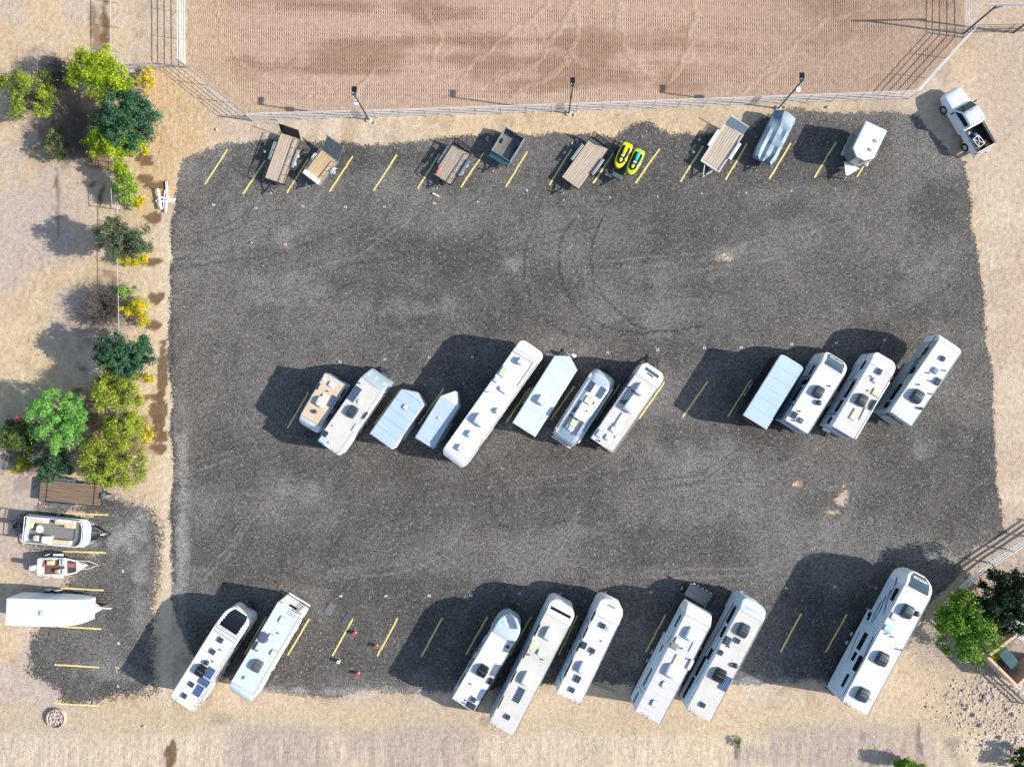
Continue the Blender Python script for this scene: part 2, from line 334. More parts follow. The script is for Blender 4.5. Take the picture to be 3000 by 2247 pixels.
# gravel (crushed asphalt): dark grey, dusty in the wheel paths
sd1 = poly_sd(U, V_, LOT); sd2 = poly_sd(U, V_, LOT2); edge = (fbm(X, Y, .45, 61)-.5)*46+(fbm(X, Y, 2., 65)-.5)*22
grav = np.maximum(sstep(-15, 17, sd1+edge*.6), sstep(-36, 50, sd2+edge*1.2))
wx = X+6*(fbm(X, Y, .07, 501)-.5); wy = Y+6*(fbm(X, Y, .07, 505)-.5); sw = fbm(wx*.35, wy, .22, 511); sw2 = fbm(wx, wy*.5, .6, 515)
gr = .098*(.70+.34*sstep(.35, .65, sw)+.22*sstep(.3, .7, sw2)+.12*n1)
gr = gr*(1+.22*(n3-.5)); dust = sstep(.50, .70, n1*.3+nx*.3+sw*.4)*.20
for k, (x, y, rx, ry, m) in enumerate([(535,1480,20,330,.9),(530,1650,18,200,.8),(380,1560,75,60,1.),(415,1680,30,120,.75),(280,1580,60,40,.6),(400,1780,30,100,.5),(330,1960,120,40,.5),(830,705,34,30,.5),(760,560,60,16,.25),
        (850,850,110,50,.32),(2120,740,50,26,.75),(2125,800,50,30,.4),(1505,772,45,22,.5),(900,1430,90,50,.35),(2420,1560,120,50,.25),(2700,830,90,90,.28),(2700,1320,50,70,.35),(2340,1590,80,20,.3),
        (1700,1560,160,30,.2),(560,500,60,60,.4),(2750,1620,70,40,.6),(900,2026,420,16,.9),(1700,2020,260,18,.9),(2300,2000,240,18,.9),(620,440,80,40,.5),(1200,900,160,40,.35),(1000,1180,120,30,.3),(2050,1350,200,60,.35),(1550,1250,120,30,.2),(500,1900,40,130,.45)]):
    dust = np.maximum(dust, blob(x, y, rx*1.25, ry*1.25, 200+k, .9)*m)
grc = gr[..., None]*np.ones(3)*C(1.09, 1.0, .90)
grc = mixa(grc, C(.26, .245, .225), dust)
def arc(*p): return [(1450+x/2.4578, 540+y/2.4578) for x, y in p]
for pts, m in ((arc((570,250),(500,350),(465,450),(460,600),(490,720),(550,840),(640,940),(760,1010),(900,1060),(1100,1070)), .42),
            (arc((800,220),(740,320),(700,420),(690,560),(710,690),(770,800),(870,900),(1000,1000),(1100,1050),(1300,1060),(1500,1020)), .45),
            (arc((300,290),(240,400),(210,520),(210,680),(250,830),(340,950),(460,1050),(620,1100),(760,1100)), .34),
            (arc((550,500),(570,600),(640,720),(720,790)), .25), (arc((860,700),(900,800),(1000,850),(1150,850),(1300,800)), .2),
            (ov((500,800),(520,700),(600,640),(760,570),(880,555)), .16), (ov((480,420),(500,500),(505,640)), .15), (ov((1500,1050),(1520,1150),(1560,1250)), .14)):
    grc = mixa(grc, C(.038, .037, .038), trail(pts, 4.5, 300, .7, 9)*m*1.9)
for k, (x, y, rx, ry, m) in enumerate([(1615,1435,45,28,.5),(2200,1650,70,30,.2),(1340,800,60,40,.2),(700,560,90,50,.18),(2850,1560,50,60,.3),(2760,1290,60,60,.3),(510,930,16,60,.3)]):
    grc = mixa(grc, C(.045, .044, .046), blob(x, y, rx, ry, 330+k, .9)*m)
grc = mixa(grc, C(.04, .039, .04), trail([(503,620), (502,900), (503,1200), (505,1500), (508,1700)], 8, 700, .7, 14)*.6)  # shadow of the raised gravel edge, painted as a dark band
wl = random.Random(21)
for k in range(22):      # wheel lanes swinging into the stalls, faint scuffs
    row = k % 3; x = 620+wl.random()*2000; y0 = (600, 1330, 1600)[row]; dx = 60+wl.random()*160; sg = 1 if row else -1
    lane = [(x-dx*2.5, y0+70), (x-dx, y0+50+30*wl.random()), (x, y0), (x+70, y0-110)] if row == 2 else ([(x-dx*2.4, y0+80), (x-dx, y0+60), (x, y0-20)] if row == 1 else [(x, y0-60), (x-50, y0+40), (x-dx-120, y0+130), (x-dx*3-120, y0+170)])
    for o_ in (0, 24): grc = mixa(grc, (C(.045, .044, .045) if k % 2 else C(.22, .205, .185)), trail([(a, b+o_) for a, b in lane], 4.5, 720+k, .8, 14)*(.30+.25*wl.random()))
sandpatch = np.zeros_like(X)
for k, (x, y, rx, ry, m) in enumerate([(2470,1462,24,36,.85),(2440,1500,26,12,.7),(2330,1418,36,12,.7),(2120,755,30,14,.5),(833,718,12,20,.6),(1300,757,12,8,.7),(555,950,12,4,.5),(275,1620,40,12,.5),(340,1950,12,26,.6),(225,1505,60,12,.8),(2790,1640,40,20,.5)]):
    sandpatch = np.maximum(sandpatch, blob(x, y, rx*1.2, ry*1.3, 360+k, .7)*m)
grav = grav*(1-sandpatch)
# arena: harrowed brown footing, sandier towards the rails, churned hoof trails
sda = poly_sd(U, V_, ARENA); arena = sstep(-2, 3, sda)
ar = mixa(np.broadcast_to(C(.44, .305, .225), X.shape+(3,)), C(.285, .18, .12), sstep(.44, .60, fbm(X*.12, Y*1.1, .5, 401)*.6+fbm(X, Y, .22, 405)*.4)*.85)
ar = mixa(ar, C(.45, .33, .235), sstep(70, 10, sda+(n2-.5)*60)*.85)
ar = mixa(ar, C(.46, .335, .225), sstep(720, 560, U+(V_*-.35)+60*(n2-.5))*.8)
ar = mixa(ar, C(.27, .185, .13), sstep(1900, 2600, U)*.55)
churn = np.zeros_like(X); tr = random.Random(5)
tl = [[(1010,310),(1100,200),(1240,190),(1400,260),(1560,200),(1620,110),(1700,0)],[(1300,240),(1480,110),(1600,20),(1640,-40)],[(1480,300),(1640,200),(1700,110),(1690,0)],[(1800,0),(1830,140),(1880,220),(1960,240),(2020,150),(2040,0)],
      [(700,215),(860,205),(960,270)],[(1560,80),(1620,150),(1720,190)],[(640,0),(650,120),(740,220),(900,280),(1050,320)],[(2180,270),(2300,150),(2420,60),(2560,20)],[(2460,280),(2600,180),(2700,80),(2800,20)],[(1250,30),(1290,120),(1260,200)],[(2250,230),(2310,160),(2400,180),(2500,120)]]
for k, pts in enumerate(tl): churn = np.maximum(churn, trail(pts, 6+tr.random()*6, 420+k, .6, 34)*.9)
churn = np.maximum(churn, sstep(2150, 2700, U)*sstep(.35, .6, n2)); churn = np.maximum(churn, sstep(45, 15, sda))
churn = np.maximum(churn, sstep(640, 590, U-V_*.3)*.5)
ar = mixa(ar, C(.44, .32, .235), churn*.55*(.4+.8*n3))
soil = mixa(soil, ar, arena); grav = grav*(1-arena)
# relief: wash-outs on the bank along the bottom, little humps and ruts elsewhere, none under the parked things
soft = sstep(2120, 2190, V_)+sstep(60, 20, np.abs(U-470))*sstep(150, 260, V_)*sstep(1500, 1300, V_)*.4+arena*.5+sstep(260, 150, U)*.25
Z = (-(ny-.5)*.10*sstep(2130, 2200, V_)-(n3-.5)*.10*soft)
Z = np.minimum(Z, .02); Z[grav > .15] = 0; Z = Z*(np.abs(X) < 52)*(np.abs(Y) < 40)
cu, cv = 760., -150.; dist = np.hypot(np.minimum(U-cu, 0), V_-cv)     # harrow passes: straight rows that swing up round the left end
row_u = np.where(U > cu, U-cu, -np.arctan2(cu-U, V_-cv)*dist)/32.17; row_v = np.where(U > cu, V_-cv-.030*(U-cu), dist)/32.17
rows = np.stack([row_u, row_v, row_u*0], -1).reshape(-1, 3)
def ground_material():
    m, nt, b = nodes('ground surface'); ge = nt.nodes.new('ShaderNodeNewGeometry'); pos = ge.outputs['Position']
    def attr(n): a = nt.nodes.new('ShaderNodeAttribute'); a.attribute_name = n; return a
    s, g = attr('soil'), attr('gravel'); kk = attr('kinds'); sp = nt.nodes.new('ShaderNodeSeparateColor'); nt.links.new(kk.outputs['Color'], sp.inputs[0])
    gm, am, ch = sp.outputs[0], sp.outputs[1], sp.outputs[2]
    fine = noise_(nt, 9.0, 3, .7, pos); mid = noise_(nt, 2.2, 5, .62, pos); peb = noise_(nt, 22.0, 2, .6, pos)
    # soil: tonal grain plus scattered dark and pale grit
    sc_ = mixc(nt, 1.0, s.outputs['Color'], mixc(nt, ramp(nt, fine, .32, .68), (.80, .79, .78), (1.16, 1.16, 1.16)), 'MULTIPLY')
    sc_ = mixc(nt, 1.0, sc_, mixc(nt, ramp(nt, mid, .3, .7), (.82, .80, .78), (1.13, 1.13, 1.14)), 'MULTIPLY')
    vo = nt.nodes.new('ShaderNodeTexVoronoi'); vo.inputs['Scale'].default_value = 7.0; nt.links.new(pos, vo.inputs['Vector'])
    vs_ = nt.nodes.new('ShaderNodeSeparateColor'); nt.links.new(vo.outputs['Color'], vs_.inputs[0])
    near = math_(nt, 'LESS_THAN', vo.outputs['Distance'], .32)
    grit = math_(nt, 'MULTIPLY', math_(nt, 'GREATER_THAN', vs_.outputs[0], .955), near)
    sc_ = mixc(nt, math_(nt, 'MULTIPLY', grit, .55), sc_, (.20, .165, .14))
    # gravel: stones of many greys
    v2 = nt.nodes.new('ShaderNodeTexVoronoi'); v2.inputs['Scale'].default_value = 7.5; nt.links.new(pos, v2.inputs['Vector'])
    v2s = nt.nodes.new('ShaderNodeSeparateColor'); nt.links.new(v2.outputs['Color'], v2s.inputs[0])
    v3 = nt.nodes.new('ShaderNodeTexVoronoi'); v3.inputs['Scale'].default_value = 15.0; nt.links.new(pos, v3.inputs['Vector'])
    v3s = nt.nodes.new('ShaderNodeSeparateColor'); nt.links.new(v3.outputs['Color'], v3s.inputs[0])
    tone = math_(nt, 'ADD', ramp(nt, v2s.outputs[0], 0, 1, .66, 1.30), ramp(nt, v3s.outputs[0], 0, 1, -.28, .30))
    cb = nt.nodes.new('ShaderNodeCombineColor'); [nt.links.new(tone, cb.inputs[k]) for k in range(3)]
    gc = mixc(nt, 1.0, g.outputs['Color'], cb.outputs[0], 'MULTIPLY')
    gc = mixc(nt, math_(nt, 'MULTIPLY', ramp(nt, v2s.outputs[1], .92, .99), .6), gc, (.27, .268, .265))
    gc = mixc(nt, ramp(nt, v3s.outputs[1], .94, 1.0, 0, .55), gc, (.32, .317, .312))
    gmask = ramp(nt, math_(nt, 'ADD', gm, math_(nt, 'MULTIPLY', math_(nt, 'SUBTRACT', math_(nt, 'ADD', math_(nt, 'MULTIPLY', fine, .5), math_(nt, 'MULTIPLY', v2s.outputs[2], .5)), .5), .9)), .38, .62)
    nt.links.new(mixc(nt, gmask, sc_, gc), b.inputs['Base Color'])
    b.inputs['Roughness'].default_value = .95; b.inputs['Specular IOR Level'].default_value = .15
    # relief
    xyz = nt.nodes.new('ShaderNodeSeparateXYZ'); nt.links.new(attr('rows').outputs['Vector'], xyz.inputs[0])
    wob = math_(nt, 'MULTIPLY', math_(nt, 'SUBTRACT', noise_(nt, .9, 2, .5, pos), .5), 2.0)
    row = math_(nt, 'ADD', math_(nt, 'MULTIPLY', xyz.outputs[1], 1.0), math_(nt, 'MULTIPLY', math_(nt, 'SUBTRACT', noise_(nt, .05, 2, .5, pos), .5), 1.4))
    tick = math_(nt, 'SINE', math_(nt, 'ADD', math_(nt, 'MULTIPLY', xyz.outputs[0], 2*math.pi/.205), math_(nt, 'MULTIPLY', wob, .8)))
    band = ramp(nt, math_(nt, 'SINE', math_(nt, 'MULTIPLY', row, 2*math.pi/.44)), -.9, .0)
    broad = ramp(nt, math_(nt, 'SINE', math_(nt, 'MULTIPLY', row, 2*math.pi/2.4)), -.8, .3, .35, 1)
    ticks = math_(nt, 'MULTIPLY', math_(nt, 'MULTIPLY', math_(nt, 'MULTIPLY', math_(nt, 'MULTIPLY', tick, band), broad), am), math_(nt, 'SUBTRACT', 1.0, ch))
    clod = noise_(nt, 3.4, 4, .65, pos)
    hgt = math_(nt, 'ADD', math_(nt, 'MULTIPLY', ticks, .017), math_(nt, 'MULTIPLY', math_(nt, 'MULTIPLY', clod, math_(nt, 'MULTIPLY', am, ramp(nt, ch, 0, 1, .3, 1))), .085))
    mp = nt.nodes.new('ShaderNodeMapping'); mp.inputs['Scale'].default_value = (3.2, .55, 1); mp.inputs['Rotation'].default_value = (0, 0, .06); nt.links.new(pos, mp.inputs[0])
    rill = math_(nt, 'MULTIPLY', math_(nt, 'MULTIPLY', noise_(nt, 1.0, 5, .6, mp.outputs[0]), kk.outputs['Alpha']), .05)
    hgt = math_(nt, 'ADD', hgt, rill)
    soilh = math_(nt, 'MULTIPLY', math_(nt, 'SUBTRACT', 1.0, math_(nt, 'MAXIMUM', gmask, am)), math_(nt, 'ADD', math_(nt, 'MULTIPLY', mid, .075), math_(nt, 'MULTIPLY', fine, .022)))
    gravh = math_(nt, 'MULTIPLY', gmask, math_(nt, 'ADD', math_(nt, 'MULTIPLY', v2.outputs['Distance'], -.034), math_(nt, 'MULTIPLY', peb, .012)))
    bump_(nt, b, math_(nt, 'ADD', hgt, math_(nt, 'ADD', soilh, gravh)), 1.0, 1.0)
    return m
GM = ground_material()
NX, NY = X.shape; vid = np.arange(NX*NY).reshape(NX, NY)
quads = np.stack([vid[:-1, :-1], vid[1:, :-1], vid[1:, 1:], vid[:-1, 1:]], -1).reshape(-1, 4)
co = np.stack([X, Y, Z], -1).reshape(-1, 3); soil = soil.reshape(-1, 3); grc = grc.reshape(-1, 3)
bank = np.clip(sstep(2110, 2200, V_)*sstep(2800, 2500, U)+.8*sstep(260, 120, np.hypot(U-470, V_-330)), 0, 1)*(1-grav)*(1-arena)
kinds = np.stack([grav, arena, np.clip(churn, 0, 1), bank], -1).reshape(-1, 4)
fk = kinds[quads].mean(1); side = np.where(fk[:, 1] > .5, 2, np.where((fk[:, 0] > .5) | ((sd1.reshape(-1)[quads].mean(1) > 0)), 1, 0))
def ground_piece(name, sel, label, cat):
    q = quads[sel]; u, inv = np.unique(q, return_inverse=True); inv = inv.reshape(-1, 4)
    me = bpy.data.meshes.new(name); me.vertices.add(len(u)); me.vertices.foreach_set('co', co[u].astype(np.float32).ravel())
    me.loops.add(inv.size); me.loops.foreach_set('vertex_index', inv.ravel().astype(np.int32)); me.polygons.add(len(inv))
    me.polygons.foreach_set('loop_start', np.arange(0, inv.size, 4, dtype=np.int32))
    me.polygons.foreach_set('use_smooth', np.ones(len(inv), bool)); me.update(calc_edges=True)
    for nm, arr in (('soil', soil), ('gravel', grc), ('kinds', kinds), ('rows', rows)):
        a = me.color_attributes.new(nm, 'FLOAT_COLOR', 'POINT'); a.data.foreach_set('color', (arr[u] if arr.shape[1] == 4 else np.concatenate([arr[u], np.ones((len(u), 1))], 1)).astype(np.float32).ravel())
    me.materials.append(GM); o = bpy.data.objects.new(name, me); col.objects.link(o); return tag(o, label, cat, kind='structure')
ground_piece('ground', side == 0, 'pale sandy desert soil around the parking lot', 'ground')
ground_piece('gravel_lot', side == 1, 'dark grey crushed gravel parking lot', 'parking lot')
ground_piece('arena_floor', side == 2, 'brown harrowed riding arena footing inside the pipe fence', 'arena')

# ---------------------------------------------------------------- stall lines and stall numbers
def gz(): return .012
def stall_line(a, b, label, wd=.145, z=.006):
    p, q = P(*a), P(*b); d = (q-p); n = Vector((-d.y, d.x, 0)).normalized(); mb = MB(); k = 7; L = []
    off = [rnd.uniform(-.02, .02) for _ in range(k+1)]
    ring_ = []
    for i in range(k+1):
        c = p+d*(i/k)+n*off[i]; w_ = wd*(.5+rnd.uniform(-.05, .05)); ring_.append([c+n*w_+Vector((0, 0, z)), c+n*w_+Vector((0, 0, z+.012)), c-n*w_+Vector((0, 0, z+.012)), c-n*w_+Vector((0, 0, z))])
    return tag(mb.loft(ring_).build('stall_line', YEL), label, 'stall line', 'yellow stall lines')
ORD = ['first', 'second', 'third', 'fourth', 'fifth', 'sixth', 'seventh', 'eighth', 'ninth', 'tenth', 'eleventh', 'twelfth', 'thirteenth', 'fourteenth', 'fifteenth', 'sixteenth']
top = [ov((492,323),(443,399)), ov((573,347),(525,420)), ov((667,343),(620,417)), ov((762,338),(712,415)), ov((857,335),(807,413)), ov((950,333),(902,408)), ov((1045,331),(996,405)), ov((1139,328),(1092,405)),
       ov((1235,323),(1187,400)), ov((1333,321),(1281,397)), ov((1425,322),(1373,396)), ov((1519,316),(1470,393)), ov((1614,311),(1567,389)), ov((1708,310),(1662,387)), ov((1806,308),(1759,384)), [(2575,420), (2510,519)]]
for i, (a, b) in enumerate(top): stall_line(a, b, 'yellow slanted stall line, %s from the left in the top row' % ORD[i])
midl = [ov((667,847),(621,925)), [(1171,1144), (1096,1244)], [(1300,1138), (1227,1243)], [(1553,1135), (1483,1237)], ov((1241,834),(1190,906)), ov((1338,831),(1287,907)), [(1947,1120), (1872,1227)], ov((1529,824),(1475,901)), ov((1622,821),(1572,900))]
for i, (a, b) in enumerate(midl): stall_line(a, b, 'yellow slanted stall line, %s from the left in the middle row' % ORD[i])
botl = [ov((575,1333),(529,1412)), ov((668,1336),(622,1415)), ov((763,1336),(718,1416)), ov((859,1335),(815,1417)), ov((956,1334),(910,1418)), ov((1053,1332),(1007,1413)), ov((1147,1332),(1101,1416)), [(1692,1802), (1637,1918)], ov((1438,1327),(1394,1409)), ov((1537,1322),(1490,1406)), ov((1731,1325),(1686,1408)), ov((1829,1326),(1784,1408))]
for i, (a, b) in enumerate(botl): stall_line(a, b, 'yellow slanted stall line, %s from the left in the bottom row' % ORD[i])
lefl = [((200,1394),(318,1397)), ((190,1504),(317,1508)), ((184,1615),(312,1619)), ((177,1722),(305,1729)), ((172,1835),(297,1842)), ((160,1946),(290,1954)), ((158,2060),(286,2067))]
for i, (a, b) in enumerate(lefl): stall_line(a, b, 'yellow level stall line, %s from the top in the left side lot' % ORD[i])
def words(n):
    u = 'zero one two three four five six seven eight nine ten eleven twelve thirteen fourteen fifteen sixteen seventeen eighteen nineteen'.split(); t = ['', '', 'twenty', 'thirty', 'forty', 'fifty']
    return u[n] if n < 20 else t[n//10]+('-'+u[n % 10] if n % 10 else '')
def stall_number(n, px, py, rz):
    q = P(px, py); o = bpy.data.objects.new('stall_number', TXT[str(n)]); col.objects.link(o)
    if not o.data.materials: o.data.materials.append(WMARK)
    o.location = (q.x, q.y, .008); o.rotation_euler = (0, 0, rz)
    tag(o, 'white stencilled stall number %s painted on the gravel' % words(n), 'painted number', 'white stall numbers')
for n, x, y in [(50,626,601),(14,749,611),(13,887,605),(12,1012,607),(11,1127,607),(10,1272,597),(9,1400,593),(8,1544,559),(7,1652,588),(6,1787,579),(5,1927,577),(4,2056,568),(3,2186,567),(2,2319,560),(1,2448,556)]:
    stall_number(n, x, y, rnd.uniform(-.1, .1))
for n, x, y in [(15,997,1059),(16,1128,1052),(17,1258,1046),(18,1385,1046),(20,1645,1036),(21,1780,1033),(22,1927,1025),(23,2064,1019),(24,2172,1018),(25,2320,1008),(26,2450,1005),(27,2592,996),(28,2721,988),
                (42,724,1763),(40,999,1745),(39,1131,1745),(38,1258,1744),(37,1380,1743),(36,1522,1738),(35,1641,1739),(34,1774,1735),(33,1907,1733),(31,2172,1733),(30,2304,1722),(29,2446,1718)]:
    stall_number(n, x, y, math.pi+rnd.uniform(-.1, .1))
for n, x, y in [(49,361,1673),(48,348,1885),(47,347,2010)]: stall_number(n, x, y, math.pi/2)

# ---------------------------------------------------------------- caravans and box trailers: shared builders
def mid(a, b): return ((a[0]+b[0])/2, (a[1]+b[1])/2)
def wheel(v, x, y, r=.36, wd=.22, rim=RIM, cover=None):
    s = 1 if y > 0 else -1
    o = v.tube('wheel', RUB, (x, y-wd/2, r), (x, y+wd/2, r), r, n=20)
    MB().tube((x, y+s*(wd/2-.01), r), (x, y+s*(wd/2+.02), r), r*.6, r*.5, n=16).build('rim', rim, o)
    if cover: MB().tube((x, y+s*(wd/2+.02), r), (x, y+s*(wd/2+.10), r), r*1.04, r*.9, n=20).build('tyre_cover', cover, o)
    return o
def cap_shape(v, ln, drop, style, zb0, zb1, n=10):
    """stations (x, half width, bottom, top) of the front cap, from the roof line to the nose"""
    out = []
    for i in range(n+1):
        s = i/n
        if style == 'round': t = math.sin(s*math.pi/2); hwf = (1-max(0, t-.35)**2.4/.65**2.4*.86)**.5
        elif style == 'slope': t = s; hwf = 1-.04*s*s
        elif style == 'soft': t = math.sin(s*math.pi/2); hwf = (1-max(0, t-.55)**2.4/.45**2.4*.55)**.5
        elif style == 'vee': t = s; hwf = 1-.93*s
        zt = v.h-drop*(t**1.9 if style != 'slope' else t**1.4)
        out.append((v.L+ln*t, v.hw*max(hwf, .06), zb0+(zb1-zb0)*t, max(zt, zb1+.3)))
    v.cap = out; return out
def cap_patch(v, name, mat, s0, s1, f, eps=.014, par=None, y0=-1, y1=1):
    """a pane following the cap surface between the fractions s0..s1"""
    st = v.cap; x0, x1 = st[0][0], st[-1][0]; xs_ = np.array([q[0] for q in st]); hs = np.array([q[1] for q in st]); zs = np.array([q[3] for q in st])
    nu, nv = 8, 8; mb = MB(); vs_ = []
    for k, e in ((0, eps), (1, -.05)):
        for i in range(nu+1):
            for j in range(nv+1):
                x = x0+(x1-x0)*(s0+(s1-s0)*i/nu); yy = (y0+(y1-y0)*j/nv)
                hw = float(np.interp(x, xs_, hs)); z = float(np.interp(x, xs_, zs)); vs_.append((x, yy*f*hw, z+e-(.05*(abs(yy*f)**6))))
    N = (nu+1)*(nv+1); fs = []
    for i in range(nu):
        for j in range(nv):
            a = i*(nv+1)+j; fs.append((a, a+nv+1, a+nv+2, a+1)); fs.append((N+a, N+a+1, N+a+nv+2, N+a+nv+1))
    rim = [i*(nv+1) for i in range(nu+1)]+[nu*(nv+1)+j for j in range(1, nv+1)]+[i*(nv+1)+nv for i in range(nu-1, -1, -1)]+[j for j in range(nv-1, 0, -1)]
    for a, b in zip(rim, rim[1:]+rim[:1]): fs.append((a, N+a, N+b, b))
    return mb.add(vs_, fs).build(name, mat, par or v.o)
def cap_text(v, s, key, mat, curve=0.0):
    st = v.cap; xs_ = [q[0] for q in st]; zs = [q[3] for q in st]; x = xs_[0]+(xs_[-1]-xs_[0])*s
    z = float(np.interp(x, xs_, zs)); z2 = float(np.interp(x+.1, xs_, zs)); t = math.atan2(z-z2, .1)
    me = TXT[key]; me.materials.clear(); me.materials.append(mat)
    o = bpy.data.objects.new('lettering', me); col.objects.link(o); o.parent = v.o
    M = Matrix(((0, -math.cos(t), math.sin(t)), (1, 0, 0), (0, math.sin(t), math.cos(t)))).to_4x4(); M.translation = (x, 0, z+.05); o.matrix_local = M
def side_text(v, sgn, px, py, key, mat):
    x, z = v.side(px, py, sgn*v.hw); me = TXT[key]; me.materials.clear(); me.materials.append(mat)
    o = bpy.data.objects.new('lettering', me); col.objects.link(o); o.parent = v.o; o.location = (x, sgn*(v.hw+.012), z); o.rotation_euler = (math.pi/2, 0, math.pi if sgn > 0 else 0)
def caravan(name, label, cat, RL, RR, FL, FR, h, nose=None, style='round', drop=.8, body=W, roof=ROOFC, capm=None, zb=.55, fifth=False, axles=2, ax=.42, hitch=None, rear=0.0, cover=None, skirt=BLACK, trim=TRIM, rcap=False):
    v = Thing(name, label, cat, mid(RL, RR), mid(FL, FR), h); v.h = h
    v.hw = sum(abs(v.l(*p, h)[1]) for p in (RL, RR, FL, FR))/4; hw = v.hw; L = v.L
    zf = 1.35 if fifth else zb
    st = [(0, zb), (L, zb)] if not fifth else [(0, zb), (L*.70, zb), (L*.705, zf), (L, zf)]
    rr = [ring(x, hw, z, h, .07) for x, z in st]
    if rcap:       # rounded rear end too
        rr = [ring(-rcap*math.cos(a), hw*(1-.25*math.cos(a)**3), zb, h-.35*math.cos(a)**2, .09) for a in (0, .35, .7, 1.05, 1.35)]+rr
    MB().loft(rr).build('body', body, v.o, ang=40)
    if not fifth: v.box('chassis', DARK, (L*.5, 0, zb-.09), (L*.94, hw*1.7, .18))
    else: v.box('chassis', DARK, (L*.34, 0, zb-.09), (L*.62, hw*1.7, .18))
    v.box('skirt', skirt, (L*.46 if not fifth else L*.35, 0, zb+.14), (L*.92 if not fifth else L*.69, hw*2+.016, .24))
    if nose:
        ln = max(.15, v.l(*nose, h-drop*.55)[0]-L); cs = cap_shape(v, ln, drop, style, zf, zf+(.25 if style == 'round' else .12))
        MB().loft([ring(x, w_, zl, zt, .10 if style != 'round' else .14) for x, w_, zl, zt in cs]).build('front_cap', capm or body, v.o, ang=50)
    else: ln = 0; v.cap = [(L, hw, zb, h)]
    v.nose = L+ln
    v.roof = v.box('roof', roof, ((L-.02)/2+.02, 0, h+.012), (L-.06, hw*2-.10, .03))
    for s in (-1, 1): v.box('roof_trim', trim, (L/2, s*(hw-.03), h+.02), (L-.01, .045, .05))
    v.box('cap_seam', trim, (L-.005, 0, h+.024), (.05, hw*2-.16, .03))
    for k in range(axles):
        for s in (-1, 1): wheel(v, L*ax+(k-(axles-1)/2)*.86, s*(hw-.10), cover=cover if s > 0 else None)
    if hitch:
        hx, hy = v.l(*hitch, .5)
        x0 = v.nose-.3; mb = MB()
        for s in (-1, 1): mb.bar((x0, s*hw*.62, .50), (max(hx, v.nose+.5), 0, .50), .08, .12)
        fr = mb.build('hitch_frame', DARK, v.o)
        v.box('coupler', DARK, (max(hx, v.nose+.5)+.1, 0, .54), (.28, .10, .12), .02); v.tube('jack', GREY, (max(hx, v.nose+.5)-.15, 0, .05), (max(hx, v.nose+.5)-.15, 0, .95), .04)
    return v
def propane(v, d=.45, mat=ACD, w_=.62):
    x = v.nose+d; rr = [[(x+.19*math.cos(a)*k, w_/2*math.sin(a)*k, z) for a in [2*math.pi*i/14 for i in range(14)]] for z, k in ((.56, 1), (.98, 1), (1.08, .9), (1.12, .55))]
    MB().loft(rr).build('propane_cover', mat, v.o, ang=50)
def ac(v, px, py, mat=ACD, lx=1.0, ly=.74, hh=.32, flip=1):
    x, y = v.l(px, py, v.h+.25); z = v.h+.028; a, b = (-1, 1) if flip > 0 else (1, -1)
    q = [(-.5, .88, .20), (-.46, .94, .27), (-.30, 1., hh), (.22, 1., hh), (.40, .92, hh*.85), (.5, .72, hh*.5)]
    rr = [[(x+flip*lx*t, y+p[1], p[2]) for p in ring(0, ly/2*f, z, z+zt, .09)] for t, f, zt in q]
    o = MB().loft(rr if flip > 0 else [r_[::-1] for r_ in rr]).build('air_conditioner', mat, v.o, ang=50)
    MB().box((x-flip*(lx*.5+.004), y, z+.11), (.02, ly*.72, .12)).build('grille', BLACK if mat is not ACW else GREY, o)
    MB().box((x-flip*.02, y, z+hh+.004), (.025, ly*.7, .012)).build('seam', GREY, o)
def vent(v, px, py, lid=VENTG, lx=.46, ly=.46, hh=.11, base=ACW):
    x, y = v.l(px, py, v.h+.1); z = v.h+.027
    o = v.box('roof_vent', base, (x, y, z+.02), (lx+.09, ly+.09, .04), .01)
    MB().box((x, y, z+.04+hh/2), (lx, ly, hh)).build('lid', lid, o, .04)
def skylight(v, px, py, lx, ly, pane=SKYL, frame=TRIM):
    x, y = v.l(px, py, v.h+.05); z = v.h+.027
    o = v.box('skylight', frame, (x, y, z+.02), (lx+.07, ly+.07, .04), .012)
    MB().box((x, y, z+.065), (lx-.02, ly-.02, .06)).build('pane', pane, o, .03)
def pipe(v, px, py, r=.055, hh=.14, mat=GREY):
    x, y = v.l(px, py, v.h+.1); o = v.tube('vent_pipe', mat, (x, y, v.h+.02), (x, y, v.h+.03+hh), r)
    MB().tube((x, y, v.h+.03+hh), (x, y, v.h+.06+hh), r*1.5, r*1.3).build('pipe_cap', mat, o)
def dome(v, px, py, r=.22, mat=ACD, hh=.24):
    x, y = v.l(px, py, v.h+.15); z = v.h+.027
    rr = [[(x+r*k*math.cos(a), y+r*k*math.sin(a), z+hh*q) for a in [2*math.pi*i/16 for i in range(16)]] for q, k in ((0, .9), (.35, 1), (.7, .96), (.9, .8), (1, .45))]
    MB().loft(rr).build('antenna_dome', mat, v.o, ang=50)
def solar(v, px, py, lx, ly, nx_, ny_, rz=0.0, c=(.012, .03, .085)):
    x, y = v.l(px, py, v.h+.06); z = v.h+.06
    o = bpy.data.objects.new('solar_panel', None)
    me = MB().box((0, 0, 0), (lx+.05, ly+.05, .04)); ob = me.build('solar_panel', RIM, v.o); ob.location = (x, y, z); ob.rotation_euler = (0, 0, rz); bpy.data.objects.remove(o)
    MB().box((0, 0, .022), (lx, ly, .012)).build('solar_cells', cell_mat(nx_, ny_, c), ob)
    for s in (-1, 1): MB().box((s*lx*.4, 0, -.02), (.05, ly*.9, .04)).build('bracket', GREY, ob)
